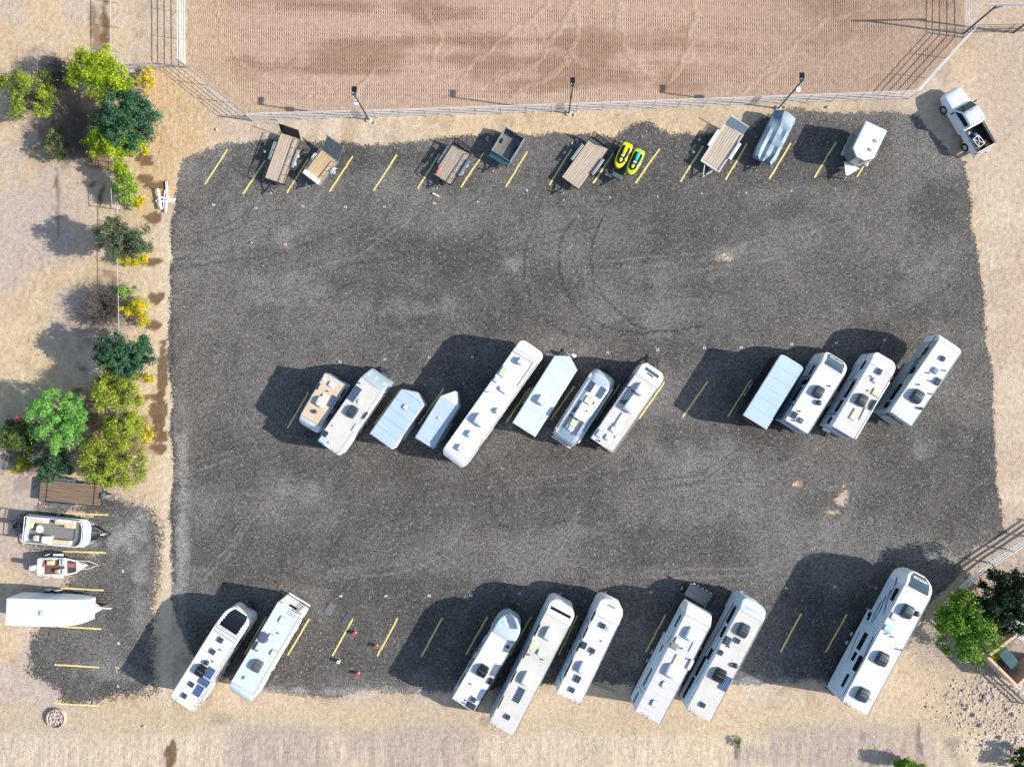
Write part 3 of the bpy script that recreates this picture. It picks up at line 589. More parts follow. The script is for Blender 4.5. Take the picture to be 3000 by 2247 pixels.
def win(v, sgn, px, py, wd, ht, name='window', mat=None, frame=True):
    x, z = v.side(px, py, sgn*v.hw); n = 4; r = min(.08, ht*.3); pts = []
    for cx, cz, a0 in ((wd/2-r, ht/2-r, 0), (-wd/2+r, ht/2-r, 90), (-wd/2+r, -ht/2+r, 180), (wd/2-r, -ht/2+r, 270)):
        pts += [(cx+r*math.cos(R(a0+90*k/n)), cz+r*math.sin(R(a0+90*k/n))) for k in range(n+1)]
    def plate(s_, y0, y1): return [[(x+a*s_, sgn*(v.hw+y), z+b*s_) for a, b in pts] for y in (y0, y1)]
    rings = plate(1.0, -.01, .022); o = MB().loft(rings if sgn < 0 else [r_[::-1] for r_ in rings]).build(name, mat or GLASS, v.o)
    return o
def panel(v, sgn, x0, x1, z0, z1, name='slide_out', mat=W2, pr=.03):
    return v.box(name, mat, ((x0+x1)/2, sgn*(v.hw+pr/2-.004), (z0+z1)/2), (x1-x0, pr+.008, z1-z0), .01)
def ribbon(v, sgn, pts, w0, w1, mat=NAVY, name='stripe'):
    q = [v.side(px, py, sgn*v.hw) for px, py in pts]; q = [(min(max(x, .05), v.nose-.15), min(max(z, .85), v.h-.10)) for x, z in q]; n = len(q); up = []; lo = []
    for i, (x, z) in enumerate(q):
        a = q[max(0, i-1)]; b = q[min(n-1, i+1)]; d = Vector((b[0]-a[0], b[1]-a[1])).normalized(); w_ = (w0+(w1-w0)*i/(n-1))/2
        up.append((x-d.y*w_, z+d.x*w_)); lo.append((x+d.y*w_, z-d.x*w_))
    rings = [[(u[0], sgn*(v.hw-.005), u[1]), (u[0], sgn*(v.hw+.008), u[1]), (l_[0], sgn*(v.hw+.008), l_[1]), (l_[0], sgn*(v.hw-.005), l_[1])] for u, l_ in zip(up, lo)]
    return MB().loft(rings).build(name, mat, v.o)
def awning(v, sgn=-1, x0=.08, x1=.9, mat=W, r=.075):
    o = v.tube('awning', mat, (v.L*x0, sgn*(v.hw+.09), v.h-.22), (v.L*x1, sgn*(v.hw+.09), v.h-.22), r)
    for x in (x0, x1): MB().bar((v.L*x, sgn*(v.hw+.05), v.h-.25), (v.L*x, sgn*(v.hw+.05), 1.0), .05, .04).build('awning_arm', BLACK, o)
def ladder(v, y, x=-.06, z0=.9, mat=BLACK, hoop=.3):
    mb = MB()
    for s in (-.2, .2): mb.path([(x, y+s, z0), (x, y+s, v.h+.12), (x+hoop*.5, y+s, v.h+.25), (x+hoop, y+s, v.h+.05)], .016)
    for k in range(7):
        z = z0+(v.h-z0)*k/6.5; mb.tube((x, y-.2, z), (x, y+.2, z), .014, n=6)
    mb.build('ladder', mat, v.o)
def bumper(v, mat=DARK): v.box('bumper', mat, (-.12, 0, .52), (.12, v.hw*1.9, .12), .02)
def end_window(v, wd, ht, z, y=0, mat=None): v.box('rear_window', mat or GLASS, (-.01, y, z), (.03, wd, ht), .008)
def nose_box(v): pass
def box_trailer(name, label, cat, RL, RR, FL, FR, tip, h, roof, body, panels, seam=TRIM, zb=.5, axles=2, ax=.4, fender=True, hitch=True, noseM=None, rail=TRIM):
    v = Thing(name, label, cat, mid(RL, RR), mid(FL, FR), h); v.h = h; v.hw = sum(abs(v.l(*p, h)[1]) for p in (RL, RR, FL, FR))/4
    tx = v.l(*tip, h)[0] if tip else v.L+.12; v.nose = tx; hw, L = v.hw, v.L
    out = [(0, -hw), (L, -hw), (tx, -.10), (tx, .10), (L, hw), (0, hw)] if tip else [(0, -hw), (L-.1, -hw), (L+.05, -hw+.12), (tx, -hw*.6), (tx, hw*.6), (L+.05, hw-.12), (L-.1, hw), (0, hw)]
    MB().prism(out, zb, h-.03).build('body', body, v.o, .025)
    MB().prism([(x-.0, y) for x, y in out], h-.03, h-.004).build('roof_rail', rail, v.o)
    xs_ = [.04+(L-.04)*k/panels for k in range(panels)]+[L]
    for k in range(panels):
        v.box('roof_panel', roof, ((xs_[k]+xs_[k+1])/2, 0, h+.006+rnd.uniform(0, .004)), (xs_[k+1]-xs_[k]-.035, hw*2-.10, .024))
    f = .06; MB().prism([(L+.02, -hw+f), (tx-f, -.09), (tx-f, .09), (L+.02, hw-f)] if tip else [(L+.01, -hw+.12), (tx-.04, -hw*.55), (tx-.04, hw*.55), (L+.01, hw-.12)], h-.006, h+.018).build('nose_roof', noseM or roof, v.o)
    for k in range(axles):
        for s in (-1, 1): wheel(v, L*ax+(k-(axles-1)/2)*.84, s*(hw+.02))
    if fender:
        for s in (-1, 1): v.box('fender', GREY if body is not BLACK else BLACK, (L*ax, s*(hw+.09), .80), (.84*axles+.2, .22, .06), .03)
    mb = MB()
    for s in (-1, 1): mb.bar((L*.9, s*hw*.7, .45), (tx+.75, 0, .45), .07, .1)
    mb.build('hitch_frame', DARK if hitch is True else hitch, v.o); v.box('coupler', GREY, (tx+.85, 0, .5), (.26, .1, .12), .02); v.tube('jack', GREY, (tx+.55, 0, .04), (tx+.55, 0, .9), .045)
    return v

# ---------------------------------------------------------------- middle row, left to right
v = caravan('travel_trailer', 'small camper with tan roof, leftmost in the middle row', 'camper', (1012,1127), (952,1093), (940.5,1250), (880,1216), 2.65, (899,1254), 'soft', .7, W2, ROOFT, W, axles=1, ax=.5, hitch=(888,1282))
propane(v, .35, DARK)
skylight(v, 949, 1109, .42, .28, SKYB, W); dome(v, 935, 1132, .06, ACW, .1); v.box('air_duct', ACD, (*v.l(933,1132,2.8), 2.76), (.6, .16, .16), .05)
vent(v, 971, 1126, ACW, .42, .42); pipe(v, 984, 1124, .06, .08, ACW); vent(v, 950, 1163, ACW, .42, .40); ac(v, 939, 1178, ACW, .85, .72, .34); solar(v, 973, 1176, 1.05, .42, 7, 4); dome(v, 922, 1206, .18, ACD, .2); pipe(v, 960, 1146, .05, .08, DARK)
for px, py in ((1005,1150), (985,1185), (962,1222)): win(v, 1, px, py, .75, .5)
awning(v, -1, .1, .9, GREY, .05); v.tube('tyre_cover', PURP, (-.03, .1, 1.0), (-.16, .1, 1.0), .33, n=18); bumper(v)

v = caravan('travel_trailer', 'cream roofed camper with pale grey curved front cap beside the tan roofed one', 'camper', (929,1291), (990,1333), (1058,1103.5), (1120,1147), 3.15, (1114,1098), 'slope', 1.35, W, ROOFC, mk('grey gloss cap', (.30, .38, .43), .18, var=.1, scale=.5), hitch=(1137,1082))
propane(v, .45); pipe(v, 1055, 1123, .06, .1); solar(v, 1039, 1154, 1.35, .62, 9, 4); dome(v, 1053, 1177, .24, ACW, .1); ac(v, 1032, 1206, ACD, 1.0, .76); pipe(v, 978, 1248, .07, .06, ACW); vent(v, 953, 1270, VENTG, .5, .5); skylight(v, 946, 1289, .5, .62, SKYB); pipe(v, 966, 1297, .07, .06, ACW)
v.box('skylight', ACW, (*v.l(1041,1253,3.2), 3.21), (.72, .3, .1), .04)
awning(v, -1, .02, .97, W, .09); ladder(v, -.75); bumper(v)
for s in (.25, .5, .75): win(v, -1, 1000+s*95, 1330-s*150, .7, .5)
for a, b in ((-.75, .2), (.05, .35), (.7, .3)):     # white flashes printed on the cap
    cap_patch(v, 'decal', W, .45, .70, .16, .018, None, a/.16-.4, a/.16+.4)

v = box_trailer('cargo_trailer', 'pale blue roofed cargo trailer with one square hatch on its roof', 'cargo trailer', (1083,1269), (1147.5,1317), (1174,1141), (1242,1185), (1219,1151), 2.65, CARGO, W, 5)
vent(v, 1187, 1193, ACW, .36, .36, .08, GREY)
v = box_trailer('cargo_trailer', 'low silver blue cargo trailer with white pointed nose roof', 'cargo trailer', (1215,1281), (1269,1316), (1290.5,1159), (1344,1194.5), (1337,1147), 2.6, CARGO2, mk('grey blue siding', (.36, .44, .50), .5, var=.06), 1, noseM=W)
vent(v, 1286, 1226, W, .16, .3, .04, CARGO2); pipe(v, 1313, 1238, .03, .05, DARK)

v = caravan('motorhome', 'longest white roofed motorhome in the middle row with pale green skylight', 'motorhome', (1302,1308.5), (1374,1353), (1508.5,1018), (1577,1065), 3.35, (1562,1014), 'soft', .55, W, ROOFW, rcap=.75, hitch=None)
ac(v, 1407, 1231, ACW, 1.0, .95, .38); vent(v, 1379, 1272, ACW, .5, .45, .22); vent(v, 1350, 1312, ACW, .48, .45, .22); dome(v, 1459, 1204, .27, ACW, .26); vent(v, 1454, 1112, W2, .42, .42, .12); vent(v, 1527, 1059, ACW, .5, .5, .32); pipe(v, 1430, 1148, .05, .1, GREY)
skylight(v, 1474, 1089, .85, .55, mk('pale green skylight', (.52, .60, .42), .3, var=.06)); v.box('water_tank', ACW, (*v.l(1475,1144,3.5), 3.46), (.34, .85, .16), .07)
mb = MB(); q = [v.l(*p, 3.42) for p in ((1505,1029), (1562,1064), (1516,1132))]; mb.path([(x, y, 3.42) for x, y in q], .018); [mb.tube((x, y, 3.36), (x, y, 3.42), .02) for x, y in q]; mb.build('antenna_cable', GREY, v.o)
for x in (.18, .4, .6, .8): v.box('window', GLASS, (v.L*x, -(v.hw+.004), 2.2), (1.0, .03, .6))

v = box_trailer('cargo_trailer', 'large chalky white cargo trailer with blunt pointed nose and white roof unit', 'cargo trailer', (1501,1238), (1568,1280), (1624,1041.5), (1692,1084), (1668,1045), 3.0, CARGOW, W, 1, rail=mk('rusty cream edge', (.66, .60, .54), .6, var=.08))
ac(v, 1588, 1172, ACW, .8, .68, .36); v.box('battery_box', GREY, (v.nose+.35, .22, .66), (.26, .45, .2), .03); v.box('tool_box', W, (v.nose+.5, -.3, .66), (.26, .4, .2), .03)

# aluminium trailer with rounded ends
v = Thing('travel_trailer', 'polished aluminium rounded trailer with five solar panels on its roof', 'camper', (1648,1296), (1777,1094), 2.2); v.h = 2.72; v.hw = 1.18; L = v.L; hw = 1.18
sts = []
for x, f in ((0, .72), (.05, .80), (.15, .87), (.35, .94), (.7, .985), (1.2, 1.0), (L-1.2, 1.0), (L-.7, .985), (L-.35, .94), (L-.15, .87), (L-.05, .80), (L, .72)):
    e = min(x, L-x); zt = 2.72-(.95*max(0, 1-e/1.3)**2.2); sts.append([(x, p[1], p[2]) for p in ring(0, hw*f, .5, zt, .62, 7)])
MB().loft(sts).build('shell', AIRS, v.o, ang=60); v.box('chassis', DARK, (L/2, 0, .42), (L*.9, 1.9, .16)); v.nose = L
v.box('roof_deck', W, (L*.5, 0, 2.722), (L*.66, 1.26, .02), .005)
for x in (.18, .82): v.box('roof_rail', GREY, (L*x, 0, 2.75), (.05, 1.7, .05))
v.tube('awning', W, (L*.1, -(hw-.02), 2.38), (L*.88, -(hw-.02), 2.38), .075); v.tube('awning', W, (L*.1, hw-.02, 2.38), (L*.9, hw-.02, 2.38), .05)
bl = (.006, .012, .04)
solar(v, 1730, 1132, .95, .5, 6, 4, 0, bl); solar(v, 1763, 1151, .95, .5, 6, 4, 0, (.05, .09, .15)); solar(v, 1691, 1190, 1.25, .32, 14, 3, 0, (.01, .01, .03)); solar(v, 1662, 1233, 1.35, .32, 14, 3, 0, (.015, .012, .03)); solar(v, 1695, 1254, 1.35, .30, 14, 3, 0, (.05, .045, .075))
vent(v, 1723, 1172, SKYL, .6, .55, .06, GREY); vent(v, 1681, 1239, SKYL, .6, .55, .06, GREY); vent(v, 1671, 1255, SKYB, .4, .36, .06, W); ac(v, 1698, 1213, ACW, .95, .8, .3); pipe(v, 1719, 1205, .06, .1, DARK); pipe(v, 1745, 1182, .1, .05, ACW)
v.box('bumper', W, (-.10, 0, .62), (.10, hw*1.7, .16), .03)
for px, py in ((1658,1212), (1643,1234)): win(v, 1, px, py, .85, .28, mat=GLASSB)
for k in (0, 1):
    for s in (-1, 1): wheel(v, L*.42+(k-.5)*.8, s*1.08)
mb = MB(); [mb.bar((L-.4, s*.7, .45), (L+1.0, 0, .45), .08, .1) for s in (-1, 1)]; mb.build('hitch_frame', DARK, v.o); propane(v, .35, BLACK)

v = caravan('travel_trailer', 'cream roofed camper with white cap and dark window at the right end of the eight', 'camper', (1728,1283), (1797,1329), (1865,1094), (1925,1137), 3.2, (1923,1080), 'soft', .6, SLATE, ROOFC, W, hitch=(1932,1050), skirt=BLACK)
cap_patch(v, 'front_window', GLASSB, .52, .74, .62); v.cap and cap_text(v, .42, 'Cameo', GREY); propane(v, .3)
for a in (-1, 1): cap_patch(v, 'decal', GREY, .25, .6, .02, .016, None, a*44-1, a*44+1)
ac(v, 1879, 1140, ACW, 1.0, .76); solar(v, 1837, 1162, 1.45, .62, 14, 4, 0, (.03, .05, .08)); ac(v, 1844, 1191, ACW, .95, .80, .42); skylight(v, 1819, 1227, .95, .42, ACW); dome(v, 1807, 1246, .22, ACW, .18); vent(v, 1797, 1258, ACW, .45, .45); skylight(v, 1755.5, 1270, .6, .42, SKYB); vent(v, 1781, 1282, ACW, .42, .42)
for p in ((1853,1212), (1806,1281)): pipe(v, *p, .07, .05, ACW)
for p in ((1845,1134), (1756,1291)): pipe(v, *p, .06, .1, DARK)
win(v, 1, 1835, 1125, .9, .5); win(v, 1, 1800, 1180, 1.2, .55); win(v, 1, 1760, 1240, .9, .5); end_window(v, 1.1, .5, 2.2, .2); ladder(v, -.75); bumper(v); awning(v, -1, .02, .85, mk('brown awning tube', (.30, .18, .14), .5), .05)

v = box_trailer('cargo_trailer', 'cargo trailer with black sides and pale blue six panel roof', 'cargo trailer', (2176,1215.5), (2246,1258), (2287,1039), (2355,1080), None, 2.85, CARGO, BLACK, 6, rail=mk('white roof edge', (.72, .70, .70), .5))
v.box('rear_door', DARK, (-.03, 0, 1.6), (.05, v.hw*1.8, 1.9), .01); v.tube('wheel_arch', GREY, (v.L*.27, v.hw+.2, .8), (v.L*.53, v.hw+.2, .8), .035)

v = caravan('travel_trailer', 'white roofed camper with blue grey glass front cap and white lettering', 'camper', (2300,1230), (2367,1272), (2403.5,1062.5), (2474,1101), 3.3, (2452,1043), 'soft', .85, W2, ROOFW, W, hitch=(2442,1033))
cap_patch(v, 'front_window', GLASSB, .05, .93, .90); cap_text(v, .74, 'NORTH TRAIL', WLET); propane(v, .38)
ac(v, 2400, 1148, ACD, 1.0, .80); dome(v, 2400, 1180, .24, ACD, .24); vent(v, 2328, 1216, VENTG, .55, .46); vent(v, 2347, 1232, mk('grey vent lid', (.13, .14, .15), .4), .42, .42)
for p in ((2431,1131), (2343,1205), (2327,1232)): pipe(v, *p, .06, .09, DARK)
win(v, 1, 2379, 1084, .95, .5); win(v, 1, 2365, 1117, .6, .5); win(v, 1, 2336, 1154, 1.35, .55); win(v, 1, 2357, 1119, .5, .9, 'door', BLACK)
for pts in (((2405,1040), (2392,1070), (2375,1100), (2350,1140)), ((2344,1172), (2320,1200), (2303,1230)), ((2380,1090), (2345,1150), (2305,1205))): ribbon(v, 1, pts, .10, .05)
for pts in (((2352,1104), (2376,1104)), ((2306,1186), (2326,1186))): ribbon(v, 1, pts, .10, .10, BLACK)
end_window(v, 1.2, .35, 2.5, 0); bumper(v); awning(v, -1, .03, .85, BLACK, .07)
v = caravan('travel_trailer', 'white camper with two round grey tyre covers and yellowed skylights', 'camper', (2436.5,1249.5), (2504,1285), (2546,1063.5), (2616,1101.5), 3.3, (2600,1046), 'soft', .55, W2, ROOFC, W, hitch=(2588,1022), cover=mk('grey tyre cover', (.42, .40, .38), .8))
propane(v, .4, DARK); vent(v, 2577, 1089, VENTG, .5, .42); vent(v, 2565, 1114, ACW, .42, .42); skylight(v, 2567, 1151, .55, .7, SKYL, SKYL); ac(v, 2528, 1172, ACD, 1.0, .80); skylight(v, 2503, 1215, .95, .5, SKYL, W); v.box('air_duct', ACD, (*v.l(2558,1187,3.4), 3.42), (.95, .28, .16), .06); v.box('antenna', ACW, (*v.l(2529,1214,3.4), 3.40), (1.1, .1, .05), .02, .1); vent(v, 2537, 1193, GREY, .2, .3, .05)
for p in ((2556,1103), (2547,1145)): pipe(v, *p, .06, .08, ACW)
win(v, 1, 2529, 1070, .85, .45); win(v, 1, 2490, 1140, 1.7, .62); win(v, 1, 2459, 1189, 1.2, .55); win(v, 1, 2431, 1232, .65, .5)
for pts in (((2544,1030), (2532,1060), (2515,1090), (2498,1105)), ((2476,1148), (2452,1190), (2434,1225)), ((2498,1135), (2455,1195), (2420,1240))): ribbon(v, 1, pts, .10, .05)
for pts in (((2490,1112), (2512,1112)), ((2428,1212), (2452,1212))): ribbon(v, 1, pts, .10, .10, BLACK)
end_window(v, 1.6, .35, 2.6, -.1); v.tube('spare_tyre', W, (-.05, .5, 1.2), (-.25, .5, 1.2), .36, n=18); bumper(v); awning(v, -1, .02, .92, W, .09)
v = caravan('fifth_wheel_trailer', 'white roofed fifth wheel with grey slide outs at the right end of the middle row', 'fifth wheel', (2605.5,1208), (2671,1247), (2747,997), (2816,1037), 3.7, (2793,1000), 'soft', 1.1, GGRN, ROOFW, W, fifth=True, hitch=None)
vent(v, 2763, 1051, VENTG, .4, .4); vent(v, 2741, 1086, mk('blue grey vent lid', (.20, .26, .32), .4), .45, .45); vent(v, 2748, 1118, VENTG, .6, .46); ac(v, 2690, 1161, ACD, 1.1, .9, .36); v.box('antenna', ACD, (*v.l(2699,1197,3.8), 3.86), (.2, .3, .2), .06)
for p in ((2721,1093), (2768,1086), (2727,1116), (2692,1127), (2728,1154)): pipe(v, *p, .055, .1, DARK)
panel(v, 1, v.L*.14, v.L*.52, 1.0, 3.35, mat=GGRN, pr=.10); panel(v, 1, v.L*.74, v.L*.97, 2.0, 3.3, mat=GGRN, pr=.05)
for px, py, a, b in ((2714,1030,.8,.45), (2675,1088,.7,.5), (2628,1150,1.6,.6), (2600,1189,.6,.5)): win(v, 1, px, py, a, b).location.y += .11
for pts in (((2745,986), (2720,1020), (2680,1080), (2640,1130)), ((2690,1050), (2665,1090), (2645,1115)), ((2700,1045), (2660,1105), (2630,1145))): ribbon(v, 1, pts, .09, .04).location.y += .11
end_window(v, 1.7, .4, 2.7, 0); ladder(v, .7); bumper(v)

# ---------------------------------------------------------------- bottom row, left to right
v = caravan('travel_trailer', 'white camper with glossy black front cap and three solar panels', 'camper', (496,2042), (566,2083), (631,1828), (700,1867), 3.3, (701,1797), 'soft', 1.15, W, ROOFW, W, hitch=(725,1783))
cap_patch(v, 'front_window', GLASS, .06, .97, .88); vent(v, 647, 1875, VENTG, .45, .45); vent(v, 624, 1909, VENTG, .45, .45); skylight(v, 591, 1909, .5, .55, ACW); dome(v, 605, 1942, .22, ACD, .24); ac(v, 587, 1966, BLACK, .95, .85); solar(v, 615, 1971, .95, .62, 7, 5, 0, (.02, .05, .16)); solar(v, 598, 1997, .62, .95, 5, 7, 0, (.02, .05, .16)); solar(v, 582, 2023, .95, .62, 7, 5, 0, (.02, .05, .16)); vent(v, 562, 2005, VENTG, .42, .42); vent(v, 541, 2038, VENTG, .42, .42)
pipe(v, 647, 1904, .06, .09); pipe(v, 625, 1938, .06, .09)
for k in (.2, .8): v.box('roof_bar', GREY, (v.L-.05-k*.55, 0, v.h+.045), (.05, v.hw*1.75, .03))
for pts in (((728,1838), (700,1890), (670,1945), (640,1990)), ((712,1862), (680,1920), (640,1980)), ((640,1985), (610,2030), (590,2055))): ribbon(v, -1, pts, .22, .12, NAVY)
for px, py in ((700,1880), (676,1925), (644,1975)): win(v, -1, px, py, .9, .5)
ladder(v, .75); awning(v, -1, .05, .85, GREY, .06); propane(v, .35, BLACK); bumper(v)
v = caravan('motorhome', 'white motorhome parked nose outward with ladder and dark window on its back', 'motorhome', (881,1805), (811,1766), (745,2034), (676,1999), 3.2, (709,2050), 'soft', .7, W, ROOFB, mk('bluish white cap', (.70, .77, .78), .4), axles=1, ax=.30)
vent(v, 827, 1817, ACW, .5, .5, .08, GREY); vent(v, 794, 1867, ACW, .46, .46, .08, GREY); vent(v, 801, 1914, ACW, .46, .46, .08, GREY); dome(v, 770, 1868, .5, mk('violet grey dish', (.10, .10, .16), .5), .10); v.box('air_duct', ACD, (*v.l(748,1891,3.3), 3.28), (.8, .2, .12), .05); ac(v, 753, 1952, mk('grey shroud', (.10, .10, .115), .5), 1.0, .78, .33, -1); v.box('antenna', GREY, (*v.l(715,1985,3.3), 3.30), (.3, .14, .1), .04)
for p in ((816,1855), (754,1906)): pipe(v, *p, .06, .09)
end_window(v, .75, .42, 2.3, .1); ladder(v, -.55 if v.l(880,1800,3)[1] < 0 else .55, hoop=.4); bumper(v, W)
for y in (-.95, .95): v.box('tail_lamp', TAIL, (-.02, y, 2.75), (.04, .25, .10))
for k, z in enumerate((1.5, 1.8, 2.6)): v.box('stripe', GREY, (v.L*.5, v.hw+.004, z), (v.L*.9, .012, .07))
for x in (.25, .5, .75): v.box('window', GLASS, (v.L*x, v.hw+.004, 2.15), (1.0, .03, .55))
awning(v, 1, .1, .8, W, .09)
for s in (-1, 1): wheel(v, v.L*.82, s*(v.hw-.1))
v = caravan('travel_trailer', 'white camper with pale grey rounded cap lettered in white and a red hitch handle', 'camper', (1323,2046), (1389.5,2085), (1440,1849), (1507.5,1885), 3.2, (1503,1809), 'round', .75, W2, ROOFW, mk('pale grey cap', (.44, .53, .56), .35, var=.03), hitch=(1513,1792))
propane(v, .35, BLACK); cap_text(v, .60, 'SONOMA', WLET); dome(v, 1487, 1895, .16, ACD, .12); ac(v, 1414, 1966, BLACK, 1.0, .85); v.box('air_duct', BLACK, (*v.l(1437,1995,3.3), 3.30), (.6, .28, .14), .05); vent(v, 1388, 2049, VENTG, .42, .42); skylight(v, 1380, 2067, .45, .72, VENTG, BLACK)
for p in ((1380,2004), (1368,2052), (1362,2060)): pipe(v, *p, .06, .08, GREY)
for k in (.22, .42, .62, .82): win(v, 1, 1325+k*130, 2040-k*235, 1.0, .5)
ribbon(v, 1, ((1458,1812), (1420,1885), (1370,1965), (1325,2045)), .14, .10, GREY); awning(v, -1, .02, .9, BLACK, .07); ladder(v, .45); bumper(v); v.tube('jack_handle', REDP, (v.nose+.75, -.1, .95), (v.nose+.75, .1, 1.05), .09)
v = caravan('travel_trailer', 'long cream roofed camper with narrow dark cap window and one dark solar panel', 'camper', (1432,2116), (1506,2155), (1596,1796), (1670,1833), 3.35, (1650,1770), 'soft', .6, W2, ROOFC, W, hitch=None)
cap_patch(v, 'front_window', GLASS, .40, .58, .80); ac(v, 1611, 1858, ACW, 1.1, .8); skylight(v, 1562, 1890, .8, .55, SKYL, W); vent(v, 1583, 1912, ACW, .42, .42); ac(v, 1545, 1990, ACW, 1.15, .8); solar(v, 1521, 2036, 1.3, .55, 9, 4, 0, (.008, .01, .03)); vent(v, 1488, 2100, VENTG, .42, .42); dome(v, 1563, 1993, .16, SKYL, .06); dome(v, 1572, 1996, .18, ACW, .06)
for p in ((1551,1918), (1590,1932)): pipe(v, *p, .06, .09, GREY)
for k in (.15, .38, .6, .8): win(v, 1, 1442+k*165, 2105-k*325, 1.1, .55)
ribbon(v, 1, ((1603,1780), (1560,1870), (1500,1975), (1440,2090)), .16, .12, NAVY); ladder(v, .8); bumper(v)
v = caravan('travel_trailer', 'white camper with rounded white cap and five small dark roof vents', 'camper', (1629,2028), (1703,2064), (1741,1799), (1811,1831), 3.3, (1792,1765), 'soft', .5, W2, ROOFW, W, hitch=None)
vent(v, 1767, 1833, VENTG, .45, .45); vent(v, 1711, 1890, VENTG, .6, .46); vent(v, 1736, 1906, VENTG, .45, .45); ac(v, 1711, 1958, ACW, 1.0, .8); vent(v, 1693, 1989, VENTG, .6, .46); vent(v, 1677, 2021, VENTG, .42, .42); pipe(v, 1765, 1879, .07, .06, ACW); pipe(v, 1735, 1919, .07, .06, ACW); dome(v, 1782, 1843, .22, SKYB, .05)
cap_patch(v, 'decal', GREY, .72, .86, .35, .016)
for k, wd in ((.22, 1.6), (.48, .8), (.66, 1.0), (.86, .9)): win(v, 1, 1640+k*115, 2010-k*240, wd, .5)
for x in (.12, .42, .66, .86): v.box('stripe', BLACK, (v.L*x, v.hw+.004, 2.3), (.09, .012, 1.6), 0)
ladder(v, -.75); bumper(v)
v = caravan('fifth_wheel_trailer', 'weathered white fifth wheel with sloped front and a small flatbed under its nose', 'fifth wheel', (1860,2082.5), (1935,2121), (2006,1799), (2082,1835), 3.55, (2045,1783), 'slope', .8, W2, ROOFD, W, fifth=True)
ac(v, 2026, 1858, ACW, 1.1, .75); vent(v, 1986, 1878, ACW, .48, .48, .08, GREY); skylight(v, 1974, 1893, .42, .65, mk('grey skylight', (.25, .25, .23), .3), TRIM); skylight(v, 1985, 1934, .9, .6, mk('cream hatch', (.72, .68, .48), .5), W); ac(v, 1971, 1967, ACW, 1.1, .95); vent(v, 1948, 2006, ACW, .48, .48, .1, GREY); vent(v, 1918, 2061, ACW, .48, .48, .1, GREY); v.box('antenna', ACW, (*v.l(2031,1886,3.6), 3.62), (1.5, .1, .05), .02); v.box('air_duct', ACW, (*v.l(2022,1946,3.6), 3.63), (.9, .3, .16), .06)
for p in ((1997,1899), (2018,1931)): pipe(v, *p, .055, .1, DARK)
for px, py, a, b in ((1986,1818,1.2,.45), (1938,1899,.7,.3), (1898,1982,1.6,.4), (1863,2043,1.0,.4)): win(v, 1, px, py, a, b, mat=GLASSB)
for k in range(11): v.box('roof_seam', TRIM, (v.L*(.06+k*.088), 0, v.h+.029), (.02, v.hw*1.9, .006))
side_text(v, 1, 1962, 1872, 'Cameo', NAVY); ribbon(v, 1, ((1975,1845), (1955,1880), (1935,1925)), .05, .02); ladder(v, .3, -.05); bumper(v)
ribbon(v, 1, ((1872,2010), (1885,2035)), .05, .05, DARK); ribbon(v, 1, ((1880,2000), (1893,2025)), .05, .05, DARK)
v = caravan('fifth_wheel_trailer', 'white roofed motor coach with blue shaded windows and one square solar panel', 'fifth wheel', (2012,2077), (2081,2114.5), (2164,1783), (2236.5,1824), 3.6, (2212,1766), 'soft', .6, W2, ROOFC, W2, fifth=False)
for s in (.36, .42, .48): cap_patch(v, 'louvre', BLACK if s < .4 else GREY, s, s+.02, .66)
ac(v, 2180, 1847, ACD, 1.1, .85); skylight(v, 2131, 1877, .65, .5, GLASSB, BLACK); vent(v, 2162, 1877, VENTG, .42, .42); vent(v, 2112, 1911, VENTG, .42, .42); dome(v, 2155, 1950, .22, ACD, .26); ac(v, 2110, 1979, BLACK, 1.1, .95); solar(v, 2125, 2001, 1.25, .72, 8, 5, 0, (.02, .05, .14)); vent(v, 2060, 2065, VENTG, .42, .42)
for p in ((2179,1868), (2136,1895)): pipe(v, *p, .05, .1, DARK)
for px, py, a, b in ((2142,1800,1.6,.55), (2118,1850,1.0,.5), (2080,1915,1.0,.6), (2053,1950,1.9,.6), (2025,2000,1.1,.55), (2008,2030,.9,.5)): win(v, 1, px, py, a, b)
ribbon(v, 1, ((2160,1775), (2120,1855), (2085,1920), (2040,2000)), .12, .08); ribbon(v, 1, ((2150,1765), (2110,1840), (2068,1910)), .22, .10, BLACK); ladder(v, .7); bumper(v)
v = caravan('fifth_wheel_trailer', 'longest fifth wheel, blue shaded side and three dark air conditioners on its roof', 'fifth wheel', (2468,2051), (2540.5,2099), (2649,1712), (2726,1754), 3.8, (2712,1690), 'round', .85, W2, ROOFW, W, fifth=True)
cap_patch(v, 'front_window', GLASSB, .05, .93, .88); cap_text(v, .70, 'SOLITUDE', WLET)
ac(v, 2661, 1792, ACD, 1.1, .85, .36); dome(v, 2687, 1798, .24, ACD, .28); ac(v, 2587, 1931, ACD, 1.1, .9, .36); ac(v, 2530, 2036, ACD, 1.1, .9, .36); vent(v, 2620, 1806, ACW, .5, .5, .08, GREY); skylight(v, 2602, 1842, .5, .75, SKYB, TRIM); vent(v, 2553, 2041, ACW, .45, .42, .08, GREY)
for p in ((2600,1857), (2617,1866), (2632,1902), (2645,1905)): pipe(v, *p, .06, .1, GREY)
panel(v, 1, v.L*.26, v.L*.60, .95, 3.3, pr=.05); panel(v, 1, v.L*.02, v.L*.24, 1.1, 3.2, pr=.03); panel(v, 1, v.L*.78, v.L*.97, 1.9, 3.4, pr=.03)
for px, py, a, b in ((2622,1742,1.15,.42), (2549,1800,.45,.4), (2545,1812,.35,.25), (2528,1879,1.6,.6), (2504,1923,.8,.45), (2514,1943,1.4,.5), (2478,1993,1.2,.35)): win(v, 1, px, py, a, b).location.y += .06
